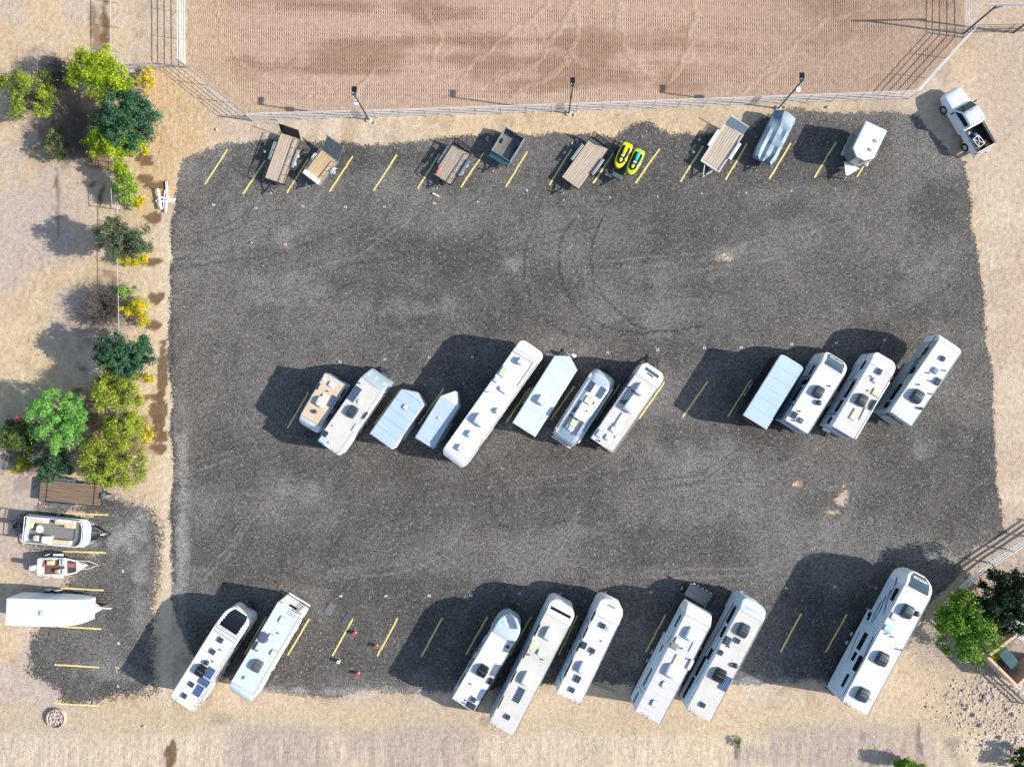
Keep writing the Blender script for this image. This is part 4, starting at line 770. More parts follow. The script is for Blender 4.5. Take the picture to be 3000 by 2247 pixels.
for pts, a in ((((2612,1728), (2600,1760), (2590,1800)), .14), (((2598,1745), (2578,1790), (2555,1825)), .09), (((2585,1760), (2560,1805), (2550,1830)), .07), (((2560,1865), (2535,1920), (2500,1985), (2470,2040)), .10), (((2520,1850), (2500,1895), (2485,1935)), .08), (((2630,1690), (2622,1720), (2610,1745)), .10)): ribbon(v, 1, pts, a, a*.3).location.y += .055
side_text(v, 1, 2466, 1986, 'Solitude', NAVY); ladder(v, .75); bumper(v)

# small flatbed under the nose of the weathered fifth wheel
v = Thing('flatbed_trailer', 'small flatbed with grey boards and black and white striped end board', 'trailer', (2053,1722), (2020,1781), .9); w_ = 1.02
for k in range(2): v.box('board', mk('grey weathered board', (.30, .28, .25), .85, var=.25, scale=1, streak=(8, .6, 8), bump=.4), (.32+k*.62, 0, .92), (.60, w_*2-.08, .05), .01)
mb = MB(); [mb.bar((0, s*w_, .86), (3.2, s*w_, .86), .07, .12) for s in (-1, 1)]; [mb.bar((x, -w_, .84), (x, w_, .84), .07, .1) for x in (.02, 1.3, 2.2, 3.1)]; mb.build('frame', DARK, v.o)
for k in range(10): v.box('hazard_stripe', W if k % 2 else BLACK, (-.05, -w_+(k+.5)*w_*2/10, .97), (.06, w_*.2-.004, .16))
v.tube('side_rail', GALV, (.05, w_+.05, 1.0), (2.2, w_+.05, 1.0), .035)
for s in (-1, 1): wheel(v, .9, s*(w_+.14), .38)
v.box('tool_box', mk('teal box', (.06, .18, .24), .4), (1.9, .3, 1.0), (.3, .4, .2), .03)

# ---------------------------------------------------------------- open trailers
def utility(label, RL, RR, FL, FR, z=.62, wood=WOODP, n=8, frame=DARK, gate=None, gate_cells=5, rail=.34, tongue=1.0, axles=2, fend=None, gm=None, rails=(1, -1), ax=.42, gp=None):
    v = Thing('utility_trailer', label, 'trailer', mid(RL, RR), mid(FL, FR), z); hw = v.hw = sum(abs(v.l(*p, z)[1]) for p in (RL, RR, FL, FR))/4; L = v.L; pw = (2*hw-.06)/n
    for k in range(n): v.box('plank', wood, (L/2+rnd.uniform(-.015, .015), -hw+.03+(k+.5)*pw, z-.02+rnd.uniform(-.004, .004)), (L-.08, pw-.028, .045), .006)
    v.box('deck_base', BLACK, (L/2, 0, z-.075), (L-.1, 2*hw-.1, .03))
    mb = MB(); [mb.bar((0, s*hw, z-.06), (L, s*hw, z-.06), .06, .14) for s in (-1, 1)]; mb.bar((0, -hw+.035, z-.06), (0, hw-.035, z-.06), .06, .13); mb.bar((L, -hw+.035, z-.06), (L, hw-.035, z-.06), .06, .13); mb.build('frame', frame, v.o)
    if rail:
        for s in rails:
            mb = MB().bar((.02, s*(hw+.01), z+rail), (L, s*(hw+.01), z+rail), .045, .045)
            for k in range(6): mb.bar((.03+(L-.06)*k/5, s*(hw+.01), z-.05), (.03+(L-.06)*k/5, s*(hw+.01), z+rail-.023), .04, .04)
            mb.build('side_rail', frame, v.o)
        if rail: v.box('front_rail', frame, (L+.01, 0, z+rail*.8), (.05, 2*hw, .05))
    if gate:          # (height, lean) hinged at the rear edge, standing up and leaning out
        gh, ln = gate; d = Vector((-math.sin(ln), 0, math.cos(ln))); b = Vector((-.06, 0, z)); mb = MB()
        for y in np.linspace(-hw+.03, hw-.03, gate_cells+1): mb.bar(b+Vector((0, y, 0)), b+Vector((0, y, 0))+d*gh, .045, .045)
        for t in (0, 1): mb.bar(b+d*gh*t+Vector((0, -hw, 0)), b+d*gh*t+Vector((0, hw, 0)), .05, .05)
        g = mb.build('ramp_gate', frame, v.o); m2 = MB()
        for t in np.linspace(.1, .9, int(gh/.11)): m2.bar(b+d*gh*t+Vector((0, -hw+.03, 0)), b+d*gh*t+Vector((0, hw-.03, 0)), .018, .05)
        m2.build('gate_mesh', gm or frame, g)
        if gp: MB().bar(b+d*gh*.5+Vector((0, -hw+.04, 0)), b+d*gh*.5+Vector((0, hw-.04, 0)), .012, gh*.96).build('gate_panel', gp, g).data.transform(Matrix.Translation(b+d*gh*.5) @ Matrix.Rotation(-ln, 4, 'Y') @ Matrix.Translation(-(b+d*gh*.5)))
    for k in range(axles):
        for s in (-1, 1): wheel(v, L*ax+(k-(axles-1)/2)*.8, s*(hw+.16), .33, .2)
    for s in (-1, 1):
        if axles == 1:   # rounded mudguard
            rr = [[(L*ax+.42*math.cos(a)*q, s*(hw+.04), .33+.42*math.sin(a)*q) for a in np.linspace(0, math.pi, 10) for q in (1,)] for _ in (0,)]
            pts = [(L*ax+.43*math.cos(a), .34+.43*math.sin(a)) for a in np.linspace(0, math.pi, 9)]
            MB().loft([[(x, s*(hw+.04), zz), (x, s*(hw+.30), zz), (x, s*(hw+.30), zz+.02), (x, s*(hw+.04), zz+.02)] for x, zz in pts]).build('mudguard', fend or frame, v.o)
        else: v.box('mudguard', fend or frame, (L*ax, s*(hw+.17), .74), (1.75, .26, .05), .04); v.box('mudguard_skirt', fend or frame, (L*ax, s*(hw+.29), .67), (1.6, .02, .12))
    mb = MB(); [mb.bar((L-.05, s*hw*.55, z-.1), (L+tongue, 0, .48), .06, .09) for s in (-1, 1)]; mb.build('tongue', frame, v.o)
    v.box('coupler', GREY, (L+tongue+.08, 0, .52), (.26, .10, .10), .02); v.tube('jack', GREY, (L+tongue-.2, .12, .03), (L+tongue-.2, .12, .9), .035)
    return v
v = utility('pale plank trailer with tall solid black ramp gate, leftmost in the top row', (823,390), (880,407), (774,522.5), (833,542), .65, WOODP, 8, DARK, (1.05, .38), 6, fend=mk('grey green mudguard', (.26, .30, .29), .5), gm=BLACK, gp=BLACK)
v.box('spare_wheel', RUB, (v.L*.55, -(v.hw+.28), .55), (.5, .1, .5), .05)
v = utility('pine plank trailer with white front box and white mudguards', (941,441), (991,473), (886,512), (937,544), .62, WOODY, 7, mk('blue grey frame', (.16, .19, .20), .5), (1.45, .95), 4, axles=1, fend=mk('light mudguard', (.55, .58, .60), .5), ax=.34, tongue=.8, gp=mk('grey mesh panel', (.19, .18, .155), .7, var=.2))
v.box('storage_box', W, (v.L-.24, -.05, .86), (.44, v.hw*1.75, .40), .03)
v = utility('weathered plank trailer with red jug on its deck and black ramp gate', (1327,422), (1380.5,451), (1268,511), (1321,544), .62, WOODG, 9, DARK, (.72, .42), 4, fend=mk('blue grey mudguard', (.13, .18, .22), .5), tongue=.75)
rj = Thing('fuel_jug', 'red plastic jug lying on the weathered plank trailer', 'jug', (1279,511), (1291,491), .65); MB().box((rj.L/2, 0, .76), (.62, .22, .2)).build('jug_body', mk('faded red plastic', (.62, .10, .12), .5), rj.o, .05, 3); rj.tube('spout', BLACK, (rj.L/2+.3, 0, .78), (rj.L/2+.42, 0, .80), .03)
# dark open box trailer
v = Thing('dump_trailer', 'blue grey steel box trailer with open top and sloped front locker', 'trailer', (1508.5,390), (1467,457), 1.05); L = v.L; hw = v.hw = .98; DT = mk('blue grey steel', (.15, .19, .23), .45, .2, var=.2, stain=(.25, .26, .26), stain_amt=.5)
v.box('floor', mk('scuffed floor', (.14, .13, .12), .8, var=.4, scale=1.2, stain=(.28, .26, .24), stain_amt=.7), (L/2, 0, .52), (L, hw*2, .05))
for s in (-1, 1): v.box('side_wall', DT, (L/2, s*hw, .80), (L+.08, .07, .58), .015)
v.box('front_wall', DT, (L, 0, .79), (.07, hw*2-.08, .56), .01); v.box('tailgate', DT, (0, 0, .79), (.07, hw*2-.08, .56), .01)
MB().add([(L+.05, -hw, .5), (L+.05, hw, .5), (L+.05, hw, .92), (L+.05, -hw, .92), (L+.5, -hw, .5), (L+.5, hw, .5), (L+.5, hw, .70), (L+.5, -hw, .70)], [(3, 2, 6, 7), (4, 5, 1, 0), (4, 7, 6, 5), (0, 3, 7, 4), (1, 5, 6, 2), (0, 1, 2, 3)]).build('front_locker', GREENM, v.o)
for s in (-1, 1): wheel(v, L*.45, s*(hw-.2), .33)
mb = MB(); [mb.bar((L+.3, s*.5, .45), (L+1.3, 0, .45), .06, .08) for s in (-1, 1)]; mb.build('tongue', DARK, v.o); v.box('coupler', GREY, (L+1.4, 0, .5), (.24, .1, .1), .02); v.tube('jack', GREY, (L+1.2, 0, .03), (L+1.2, 0, .8), .04)
v = utility('long pale plank trailer with low black ramp gate between stall numbers eight and seven', (1732.5,402), (1781.5,437), (1644.5,518), (1696.5,557), .62, WOODP, 9, DARK, (.75, .30), 5, rail=0, fend=GREY, tongue=1.0)
v.tube('mudguard_brace', W, (v.L*.3, -(v.hw+.1), .6), (v.L*.22, -(v.hw+.35), .5), .03)
v = utility('white framed plank trailer with white slatted ramp', (2124,366), (2177.5,394), (2052,470.5), (2107,506), .62, mk('sandy plank', (.52, .43, .34), .85, var=.2, scale=1.3, streak=(.6, 9, 9), stain=(.25, .2, .17), stain_amt=.5), 8, WPIPE, (.85, .62), 6, rail=.10, fend=WPIPE, tongue=1.05, gp=mk('pale mesh panel', (.50, .50, .48), .7, var=.1))
# tarpaulin covered boat on trailer
v = Thing('covered_boat', 'boat on trailer wrapped in a blue grey tarpaulin, ragged along its left edge', 'covered boat', (2299,338), (2233,471), .9); L = v.L; rr = []; n_ = 40; wr = np.random.RandomState(8)
for i in range(n_+1):       # high peaked stern, sagging middle, ragged hem on the sunless side
    t = i/n_; x = L*t; hw = 1.0*(1-.16*sstep(.82, 1, t)); f = [.02*math.sin(t*(5+1.3*k)+k*1.9)+.008*math.sin(t*(23+5*k)) for k in range(6)]
    rg = 1.62-.28*sstep(.05, .34, t)-.10*sstep(.62, .68, t)-.22*sstep(.84, 1, t); hem = .07*abs(math.sin(t*23+1))+.05*abs(math.sin(t*41)); sh = 1.20-.06*sstep(.8, 1, t); yc = .28*(1-sstep(.05, .30, t))
    pr = [(1.0, .50), (1.01, .85), (.98, sh+f[1]), (.66, sh+.10+f[2]), (.34+yc*.5, rg-.10+f[3]), (.0+yc, rg), (-.40+yc*.5, rg-.12+f[4]), (-.76, sh+.06+f[5]), (-.98, sh-.04+f[0]), (-1.04-hem*.5, .80), (-1.08-hem, .46+hem*.5)]
    rr.append([(x+(.06*math.sin(k*1.7) if i == n_ else 0), -yy*hw, float(zz)) for k, (yy, zz) in enumerate(pr)])
MB().loft(rr).build('tarpaulin', TARP, v.o, ang=28)
mb = MB(); [mb.bar((L-.2, s*.5, .45), (L+.8, 0, .45), .06, .08) for s in (-1, 1)]; mb.build('trailer_tongue', DARK, v.o); v.box('coupler', GREY, (L+.85, 0, .5), (.22, .1, .1), .02); v.tube('jack', GREY, (L+.5, .12, .03), (L+.5, .12, .85), .04)
for s in (-1, 1): wheel(v, L*.42, s*.85, .33)
# horse trailer
v = Thing('horse_trailer', 'white roofed metal horse trailer with tapered grey front and white tongue cover', 'horse trailer', (2567,370), (2520,466), 2.25); L = v.L; hw = 1.0; HB = mk('brushed horse trailer metal', (.36, .37, .36), .35, .5, var=.1, scale=.8)
out = [(0, -hw), (L-.55, -hw), (L, -hw*.36), (L, hw*.36), (L-.55, hw), (0, hw)]
MB().prism(out, .55, 2.2).build('body', HB, v.o, .03); MB().prism([(x*1.01-.02, y*1.03) for x, y in out], 2.2, 2.28).build('roof_rim', W2, v.o, .02); MB().prism([(x*.985+.03, y*.94) for x, y in out], 2.285, 2.31).build('roof', W, v.o)
v.h = 2.285
for p in ((2565,413), (2550,439)): vent(v, *p, TRIM, .16, .26, .015, GREY)
for s in (-1, 1):
    v.box('fender', HB, (L*.45, s*(hw+.16), .80), (1.75, .30, .08), .05); v.box('running_board', GALV, (L*.78, s*(hw+.12), .62), (.55, .30, .25), .04)
    for k in (-.42, .42): wheel(v, L*.45+k, s*(hw+.12), .34, .2)
MB().add([(L+.02, -.75, .75), (L+.02, .75, .75), (L+1.05, .10, .70), (L+1.05, -.10, .70), (L+.02, -.75, .62), (L+.02, .75, .62), (L+1.05, .10, .60), (L+1.05, -.10, .60)], [(0, 3, 2, 1), (4, 5, 6, 7), (0, 4, 7, 3), (1, 2, 6, 5), (2, 3, 7, 6), (0, 1, 5, 4)]).build('tongue_cover', W, v.o)
v.box('coupler', GREY, (L+1.2, 0, .62), (.34, .14, .16), .03); v.tube('jack', GREY, (L+1.12, .08, .04), (L+1.12, .08, 1.0), .05)

# ---------------------------------------------------------------- jet skis on their trailer
v = Thing('jet_ski_trailer', 'black jet ski trailer with dark storage box on its tongue', 'trailer', (1860,425), (1820,495), .5); L = v.L
mb = MB(); [mb.bar((0, y, .42), (L, y, .42), .06, .08) for y in (-1.05, -.6, -.1, .1, .6, 1.05)]; [mb.bar((x, -1.1, .38), (x, 1.1, .38), .06, .06) for x in (.1, L*.5, L)]; [mb.bar((L, s*.8, .40), (L+1.55, 0, .42), .07, .08) for s in (-1, 1)]; mb.build('frame', DARK, v.o)
v.box('storage_box', mk('slate box', (.07, .10, .12), .5), (L+.85, 0, .66), (.42, 1.0, .32), .04); v.box('coupler', DARK, (L+1.65, 0, .5), (.25, .1, .1), .02)
for s in (-1, 1): wheel(v, L*.5, s*1.25, .28, .18)
def jetski(label, stern, bow, hull, seat):
    v = Thing('jet_ski', label, 'jet ski', stern, bow, .95, 'two jet skis side by side on one trailer'); L = v.L; st = []
    prof = [(0, .40), (.06, .47), (.2, .52), (.4, .53), (.6, .53), (.75, .50), (.87, .40), (.95, .25), (1, .10)]
    MB().loft([[(L*t, p[1], p[2]) for p in ring(0, hw, .50-.0*t+.12*max(0, t-.7), .86+.06*t, .12)] for t, hw in prof]).build('hull', hull, v.o, ang=50)
    MB().loft([[(L*t, p[1], p[2]) for p in ring(0, hw, .80, z, .12)] for t, hw, z in ((.16, .36, .93), (.22, .41, .96), (.5, .42, 1.00), (.70, .37, 1.04), (.80, .26, 1.02), (.86, .10, .97))]).build('deck', BLACK, v.o, ang=50)
    MB().loft([[(L*t, p[1], p[2]) for p in ring(0, hw, .95, z, .08)] for t, hw, z in ((.10, .08, 1.10), (.14, .14, 1.22), (.3, .16, 1.26), (.48, .14, 1.22), (.53, .08, 1.1))]).build('seat', seat, v.o, ang=50)
    MB().loft([[(L*t, p[1], p[2]) for p in ring(0, hw, .98, z, .06)] for t, hw, z in ((.64, .07, 1.10), (.68, .14, 1.16), (.74, .14, 1.14), (.80, .05, 1.06))]).build('hood', hull, v.o, ang=50)
    v.tube('handlebar', BLACK, (L*.60, -.32, 1.24), (L*.60, .32, 1.24), .03); v.box('handlebar_pad', W, (L*.585, 0, 1.27), (.16, .28, .06), .03)
    for s in (-1, 1): v.box('mirror', BLACK, (L*.72, s*.30, 1.10), (.10, .08, .06), .02)
jetski('yellow and black jet ski with yellow seat', (1842,419), (1809,489), NEONY, NEONY)
jetski('lime and black jet ski with turquoise seat', (1878,438), (1844,508), NEONG, TEAL)

# ---------------------------------------------------------------- left side lot: plank trailer, two boats, white cargo trailer
v = utility('dark brown plank flatbed trailer under the trees in the left side lot', (116,1404), (115,1466), (299,1421), (297,1483), .62, WOODB, 9, DARK, None, rail=0, fend=mk('dark grey mudguard', (.10, .12, .14), .5), tongue=1.05)
for x in (.12, .88): v.box('cross_strap', BLACK, (v.L*x, 0, .63), (.05, v.hw*2+.08, .03))
v.box('tongue_box', mk('slate tongue box', (.08, .11, .15), .5), (v.L+.15, 0, .68), (.3, .6, .22), .03)
v = Thing('pontoon_boat', 'pontoon boat with beige benches and grey carpet on a black trailer', 'boat', (78,1547), (266,1564), .95); L = v.L; hw = 1.27
for s in (-1, 1): MB().loft([[(x, s*.85+.3*f*math.cos(a), .62+.3*f*math.sin(a)) for a in [2*math.pi*k/12 for k in range(12)]] for x, f in ((-.1, .9), (.1, 1), (L-.6, 1), (L-.2, .75), (L+.1, .2))]).build('pontoon', SILV, v.o, ang=50)
dk = [(0, -hw), (L-.5, -hw), (L-.15, -hw+.3), (L, -hw+.75), (L, hw-.75), (L-.15, hw-.3), (L-.5, hw), (0, hw)]
MB().prism(dk, .93, 1.0).build('deck', W2, v.o); MB().prism([(x*.86+.32, y*.86) for x, y in dk], 1.002, 1.012).build('carpet', CARPET, v.o)
q = [(x*.90+.15, y*.92) for x, y in dk]
for a, b in zip(q, q[1:]+q[:1]):
    mb = MB(); [mb.bar((*a, z), (*b, z), .035, .04) for z in (1.08, 1.32, 1.55)]; mb.bar((*a, 1.0), (*a, 1.57), .04, .04); mb.build('railing', W, v.o)
    d = Vector((b[0]-a[0], b[1]-a[1], 0)).normalized(); MB().bar((a[0], a[1], 1.18), (b[0], b[1], 1.18), .012, .20).build('side_skin', W2, v.o)
def bench(pts, w_):
    mb = MB(); [mb.box(((a[0]+b[0])/2, (a[1]+b[1])/2, 1.2+k*.011), (abs(b[0]-a[0])+w_-k*.03, abs(b[1]-a[1])+w_-k*.03, .36)) for k, (a, b) in enumerate(zip(pts, pts[1:]))]; return mb
bench([(.55, .35), (.55, .88), (1.9, .88)], .46).build('bench', BEIGE, v.o, .07, 3); bench([(3.0, .88), (3.9, .88), (4.45, .62)], .42).build('bench', BEIGE, v.o, .07, 3); bench([(2.6, -.92), (4.2, -.92)], .46).build('bench', BEIGE, v.o, .07, 3)
v.box('bench_back', W, (1.35, 1.08, 1.42), (1.6, .12, .22), .05); v.box('bench_back', W, (.36, .6, 1.42), (.12, 1.0, .22), .05); v.box('bench_back', W, (3.4, -1.13, 1.42), (1.9, .12, .22), .05); v.box('bench_back', W, (3.6, 1.08, 1.42), (1.3, .12, .22), .05)
v.box('console', W, (2.25, -.75, 1.3), (.75, .62, .6), .08); v.tube('steering_wheel', BLACK, (1.86, -.75, 1.45), (1.83, -.75, 1.5), .17, n=16)
v.box('captain_seat', mk('cream seat', (.58, .50, .40), .6), (1.25, -.72, 1.25), (.6, .55, .45), .14); v.tube('table', W, (1.55, .15, 1.40), (1.55, .15, 1.44), .34, n=20); v.tube('table_leg', GREY, (1.55, .15, 1.0), (1.55, .15, 1.4), .04)
mb = MB(); mb.path([(.02, -1.25, 1.05), (.0, -1.2, 1.7), (-.05, -.6, 1.85), (-.05, .6, 1.85), (.0, 1.2, 1.7), (.02, 1.25, 1.05)], .05, 8); mb.build('bimini_bar', BLACK, v.o)
MB().loft([[(x, p[1]+.15, p[2]) for p in ring(0, w2, .55, z, .1)] for x, w2, z in ((-1.05, .12, 1.2), (-.95, .2, 1.45), (-.6, .22, 1.5), (-.35, .16, 1.3))]).build('outboard_motor', BLACK, v.o, ang=50)
v.box('transom', SILV, (-.18, .15, .85), (.4, .8, .2), .03); v.box('swim_step', W, (-.3, -.75, .9), (.5, .45, .06), .02)
for k in range(3): v.box('step_tread', W, (-.65, -.75+k*.12-.12, .82), (.35, .05, .04))
mb = MB(); [mb.bar((-.0, y, .3), (L+.3, y, .3), .08, .08) for y in (-.6, .6)]; [mb.bar((L+.2, s*.6, .32), (L+1.5, 0, .4), .07, .08) for s in (-1, 1)]; [mb.bar((L+.3+k*.25, -.8+k*.1, .4), (L+.3+k*.25, -.2, .4), .04, .04) for k in range(4)]; mb.bar((L+.3, -.85, .4), (L+1.2, -.35, .4), .04, .04); mb.build('trailer_frame', BLACK, v.o); v.tube('winch_post', W, (L+.95, 0, .4), (L+.95, 0, 1.0), .05)
for s in (-1, 1): wheel(v, L*.4, s*1.2, .3, .2)
v = Thing('motor_boat', 'small white open motor boat with brown floor and outboard motor', 'boat', (111,1661), (244,1660), 1.1); L = v.L
ho = [(0, .78), (.1, .82), (.35, .84), (.6, .80), (.76, .66), (.88, .46), (.95, .27), (1, .08)]
MB().loft([[(L*t, hw*.55, .5), (L*t, hw, 1.05), (L*t, -hw, 1.05), (L*t, -hw*.55, .5)] for t, hw in ho]).build('hull', W, v.o, ang=30)
MB().loft([[(L*t, hw+.015, 1.0), (L*t, hw+.015, 1.045), (L*t, -hw-.015, 1.045), (L*t, -hw-.015, 1.0)] for t, hw in ho]).build('rub_rail', mk('maroon rub rail', (.22, .03, .03), .5), v.o, ang=30)
v.box('cockpit_floor', BROWNC, (L*.36, 0, 1.056), (L*.44, 1.28, .012)); v.box('bow_well', mk('dark bow well', (.045, .045, .045), .8), (L*.74, 0, 1.056), (L*.2, 1.16, .012)); v.box('bow_step', mk('brick red carpet', (.34, .12, .08), .8), (L*.73, .12, 1.075), (L*.18, .4, .03), .01)
for s in (-1, 1):
    v.box('gunwale', W, (L*.36, s*.72, 1.09), (L*.5, .16, .08), .03)
    v.box('console', W, (L*.56, s*.42, 1.16), (.55, .56, .24), .04); MB().box((L*.60, s*.42, 1.33), (.06, .5, .2)).build('windscreen', SKYB, v.o)
    v.box('bow_rail', W, (L*.74, s*.60, 1.09), (L*.25, .13, .08), .03, s*-.22)
v.box('seat', BEIGE, (L*.30, .42, 1.2), (.6, .4, .3), .05); v.box('seat', mk('tan seat', (.36, .26, .17), .7), (L*.45, -.35, 1.2), (.35, .35, .35), .06); v.box('fuel_tank', REDP, (L*.13+.06, .15, 1.14), (.14, .34, .14), .04); v.box('transom', W, (.1, 0, 1.08), (.3, 1.5, .10), .03)
MB().loft([[(x, p[1], p[2]) for p in ring(0, w2, .7, z, .08)] for x, w2, z in ((-.62, .12, 1.35), (-.5, .2, 1.5), (-.15, .2, 1.5), (.0, .12, 1.3))]).build('outboard_motor', mk('pale grey cowl', (.60, .66, .70), .3), v.o, ang=50)
mb = MB(); [mb.bar((.4, s*.5, .42), (L+.1, s*.35, .42), .05, .07) for s in (-1, 1)]; [mb.bar((L+.05, s*.35, .45), (L+1.0, 0, .45), .05, .06) for s in (-1, 1)]; mb.build('trailer_frame', WPIPE, v.o); v.box('coupler', GREY, (L+1.1, 0, .5), (.22, .08, .1), .02)
for s in (-1, 1): wheel(v, L*.38, s*.98, .3, .18); v.box('mudguard', WPIPE, (L*.38, s*.98, .70), (.95, .24, .05), .05); v.tube('guide_post', W, (L*.16, s*1.05, .5), (L*.16, s*1.05, 1.1), .03)
v = Thing('cargo_trailer', 'white cargo trailer with sloping front and blue hatch at the bottom left', 'cargo trailer', (18,1792), (160,1797), 2.5); v.h = 2.5; L = v.L; hw = v.hw = 1.20; v.nose = L+2.3
MB().loft([ring(0, hw, .5, 2.5, .1), ring(L, hw, .5, 2.5, .1), ring(L+.02, hw-.005, .5, 2.495, .1), ring(L+1.6, hw*.93, .5, 2.05, .1), ring(L+2.15, hw*.82, .5, 1.75, .1), ring(L+2.35, hw*.78, .5, 1.45, .1)]).build('body', mk('cold white panels', (.72, .79, .82), .35, var=.02), v.o, ang=40)
for x in (.28, .58, .85): v.box('roof_seam', TRIM, (L*x, 0, 2.503), (.025, hw*1.86, .008))
v.box('roof_seam', TRIM, (L+.01, 0, 2.503), (.04, hw*1.86, .012)); vent(v, 122, 1797, SKYB, .38, .38, .05, W2); v.box('side_door', W2, (L*.62, hw+.012, 1.45), (1.6, .03, 1.7), .01)
MB().loft([[(L+2.2, hw*.5, .6), (L+2.2, hw*.5, 1.4), (L+2.2, -hw*.5, 1.4), (L+2.2, -hw*.5, .6)], [(L+3.0, .15, .6), (L+3.0, .15, .9), (L+3.0, -.15, .9), (L+3.0, -.15, .6)]]).build('nose_cover', W2, v.o)
for s in (-1, 1):
    for k in (-.42, .42): wheel(v, L*.62+k, s*(hw+.10), .36, cover=mk('grey tyre cover', (.42, .40, .38), .8) if s > 0 else None)
v.box('coupler', W, (L+3.4, 0, .55), (.9, .12, .12), .02); v.tube('jack', GREY, (L+3.25, .15, .04), (L+3.25, .15, .95), .05)

# ---------------------------------------------------------------- pickup truck
v = Thing('pickup_truck', 'white pickup truck with open bed of tools beside the lot', 'pickup truck', (2885,438), (2786,266), 1.0); L = v.L; hw = .98; k_ = L/5.75
def X_(x): return x*k_
MB().loft([[(X_(x), p[1], p[2]) for p in ring(0, w2, zb, zt, r)] for x, w2, zb, zt, r in ((2.15, .95, .45, 1.22, .12), (2.2, .985, .42, 1.26, .14), (4.0, .985, .42, 1.25, .16), (4.15, .98, .45, 1.24, .18), (5.0, .96, .45, 1.17, .2), (5.4, .92, .5, 1.10, .2), (5.62, .84, .55, 1.02, .18), (5.74, .68, .6, .92, .14))]).build('body', TRUCKW, v.o, ang=50)
cabs = ((2.20, .78, 1.55, .16), (2.24, .80, 1.92, .14), (2.4, .80, 1.95, .14), (3.35, .78, 1.94, .14), (3.5, .78, 1.88, .14), (4.18, .86, 1.28, .05))
MB().loft([[(X_(x), hw2, 1.2), (X_(x), hw2*.985, zt-r)]+[(X_(x), hw2*.98-r*.9+r*.9*math.cos(a), zt-r+r*math.sin(a)) for a in (.5, 1.0, math.pi/2)]+[(X_(x), -(hw2*.98-r*.9+r*.9*math.cos(a)), zt-r+r*math.sin(a)) for a in (math.pi/2, 1.0, .5)]+[(X_(x), -hw2*.985, zt-r), (X_(x), -hw2, 1.2)] for x, hw2, zt, r in cabs]).build('cab', TRUCKW, v.o, ang=40)
WS = mk('windscreen glass', (.012, .05, .055), .06, var=.2)
def sheet(name, mat, quad, par=None, th=.015):
    a, b, c, d = (Vector(q) for q in quad); n = (b-a).cross(d-a).normalized()*th; MB().loft([[a-n, b-n, c-n, d-n], [a+n, b+n, c+n, d+n]]).build(name, mat, par or v.o)
sheet('windscreen', WS, [(X_(3.56), -.66, 1.86), (X_(4.12), -.78, 1.36), (X_(4.12), .78, 1.36), (X_(3.56), .66, 1.86)])
for s in (-1, 1):
    sheet('side_window', GLASS, [(X_(2.42), s*.80, 1.35), (X_(3.95), s*.84, 1.33), (X_(3.5), s*.795, 1.78), (X_(2.42), s*.795, 1.82)][::s])
    sheet('door_seam', TRIM, [(X_(2.28), s*.992, .6), (X_(2.30), s*.992, .6), (X_(2.30), s*.992, 1.2), (X_(2.28), s*.992, 1.2)][::s], None, .004)
    m_ = v.box('mirror', BLACK, (X_(3.95), s*1.16, 1.32), (.14, .22, .2), .04); v.box('mirror_arm', BLACK, (X_(3.95), s*1.0, 1.28), (.06, .14, .05))
    v.box('head_lamp', mk('lamp glass', (.5, .55, .6), .1), (X_(5.6), s*.66, .92), (.16, .28, .16), .04); v.box('door_handle', W, (X_(2.6), s*.992, 1.02), (.16, .03, .04), .01)
    v.box('bed_side', TRUCKW, (X_(1.09), s*.90, .92), (X_(2.14), .16, .68), .05, par=None); v.box('bed_rail', mk('black bed rail', (.05, .055, .06), .5), (X_(1.09), s*.90, 1.275), (X_(2.1), .13, .03), .01)
    for x in (.95, 4.62):
        wheel(v, X_(x), s*.90, .40, .28)
        MB().loft([[(X_(x)+.50*math.cos(a), s*.84, .42+.50*math.sin(a)), (X_(x)+.50*math.cos(a), s*1.03, .42+.50*math.sin(a)), (X_(x)+.43*math.cos(a), s*1.03, .42+.43*math.sin(a)), (X_(x)+.43*math.cos(a), s*.84, .42+.43*math.sin(a))] for a in np.linspace(-.05, math.pi+.05, 12)]).build('wheel_arch', TRUCKW, v.o)
    v.box('tail_lamp', TAIL, (.0, s*.92, 1.02), (.08, .14, .34), .02)
BEDM = mk('black bed liner', (.012, .012, .012), .7, var=.3, scale=4)
v.box('bed_floor', BEDM, (X_(1.08), 0, .72), (X_(2.1), 1.64, .05)); v.box('bed_front', BEDM, (X_(2.12), 0, .98), (.05, 1.64, .5)); v.box('tailgate', TRUCKW, (X_(.03), 0, .98), (.08, 1.66, .56), .02)
v.box('bed_liner', BEDM, (X_(1.08), .815, .98), (X_(2.05), .015, .5)); v.box('bed_liner', BEDM, (X_(1.08), -.815, .98), (X_(2.05), .015, .5)); v.box('rear_bumper', GREY, (-.12, 0, .56), (.18, 1.8, .18), .03); v.box('front_bumper', GREY, (X_(5.72), 0, .58), (.16, 1.5, .2), .05); v.box('tow_hitch', BLACK, (-.25, -.3, .5), (.2, .08, .08))
for y in (-.55, -.2, -.05, .1, .5): v.box('marker_lamp', GREY, (X_(3.38), y, 1.955), (.08, .05, .02))
for y in (-.4, .4): v.box('roof_bracket', GREY, (X_(2.36), y, 1.962), (.16, .07, .03))
for y in np.linspace(-.5, .5, 5): v.box('roof_rib', TRUCKW, (X_(2.9), y, 1.952), (X_(.8), .03, .02), .008)
def in_bed(name, label, cat, x, y, d, m, rz=0): 
    t = Thing(name, label, cat, (2885,438), (2786,266), 1.0); t.o.location = v.a+Matrix.Rotation(v.yaw, 3, 'Z') @ Vector((x, y, .747)); t.o.rotation_euler = (0, 0, v.yaw+rz); return t
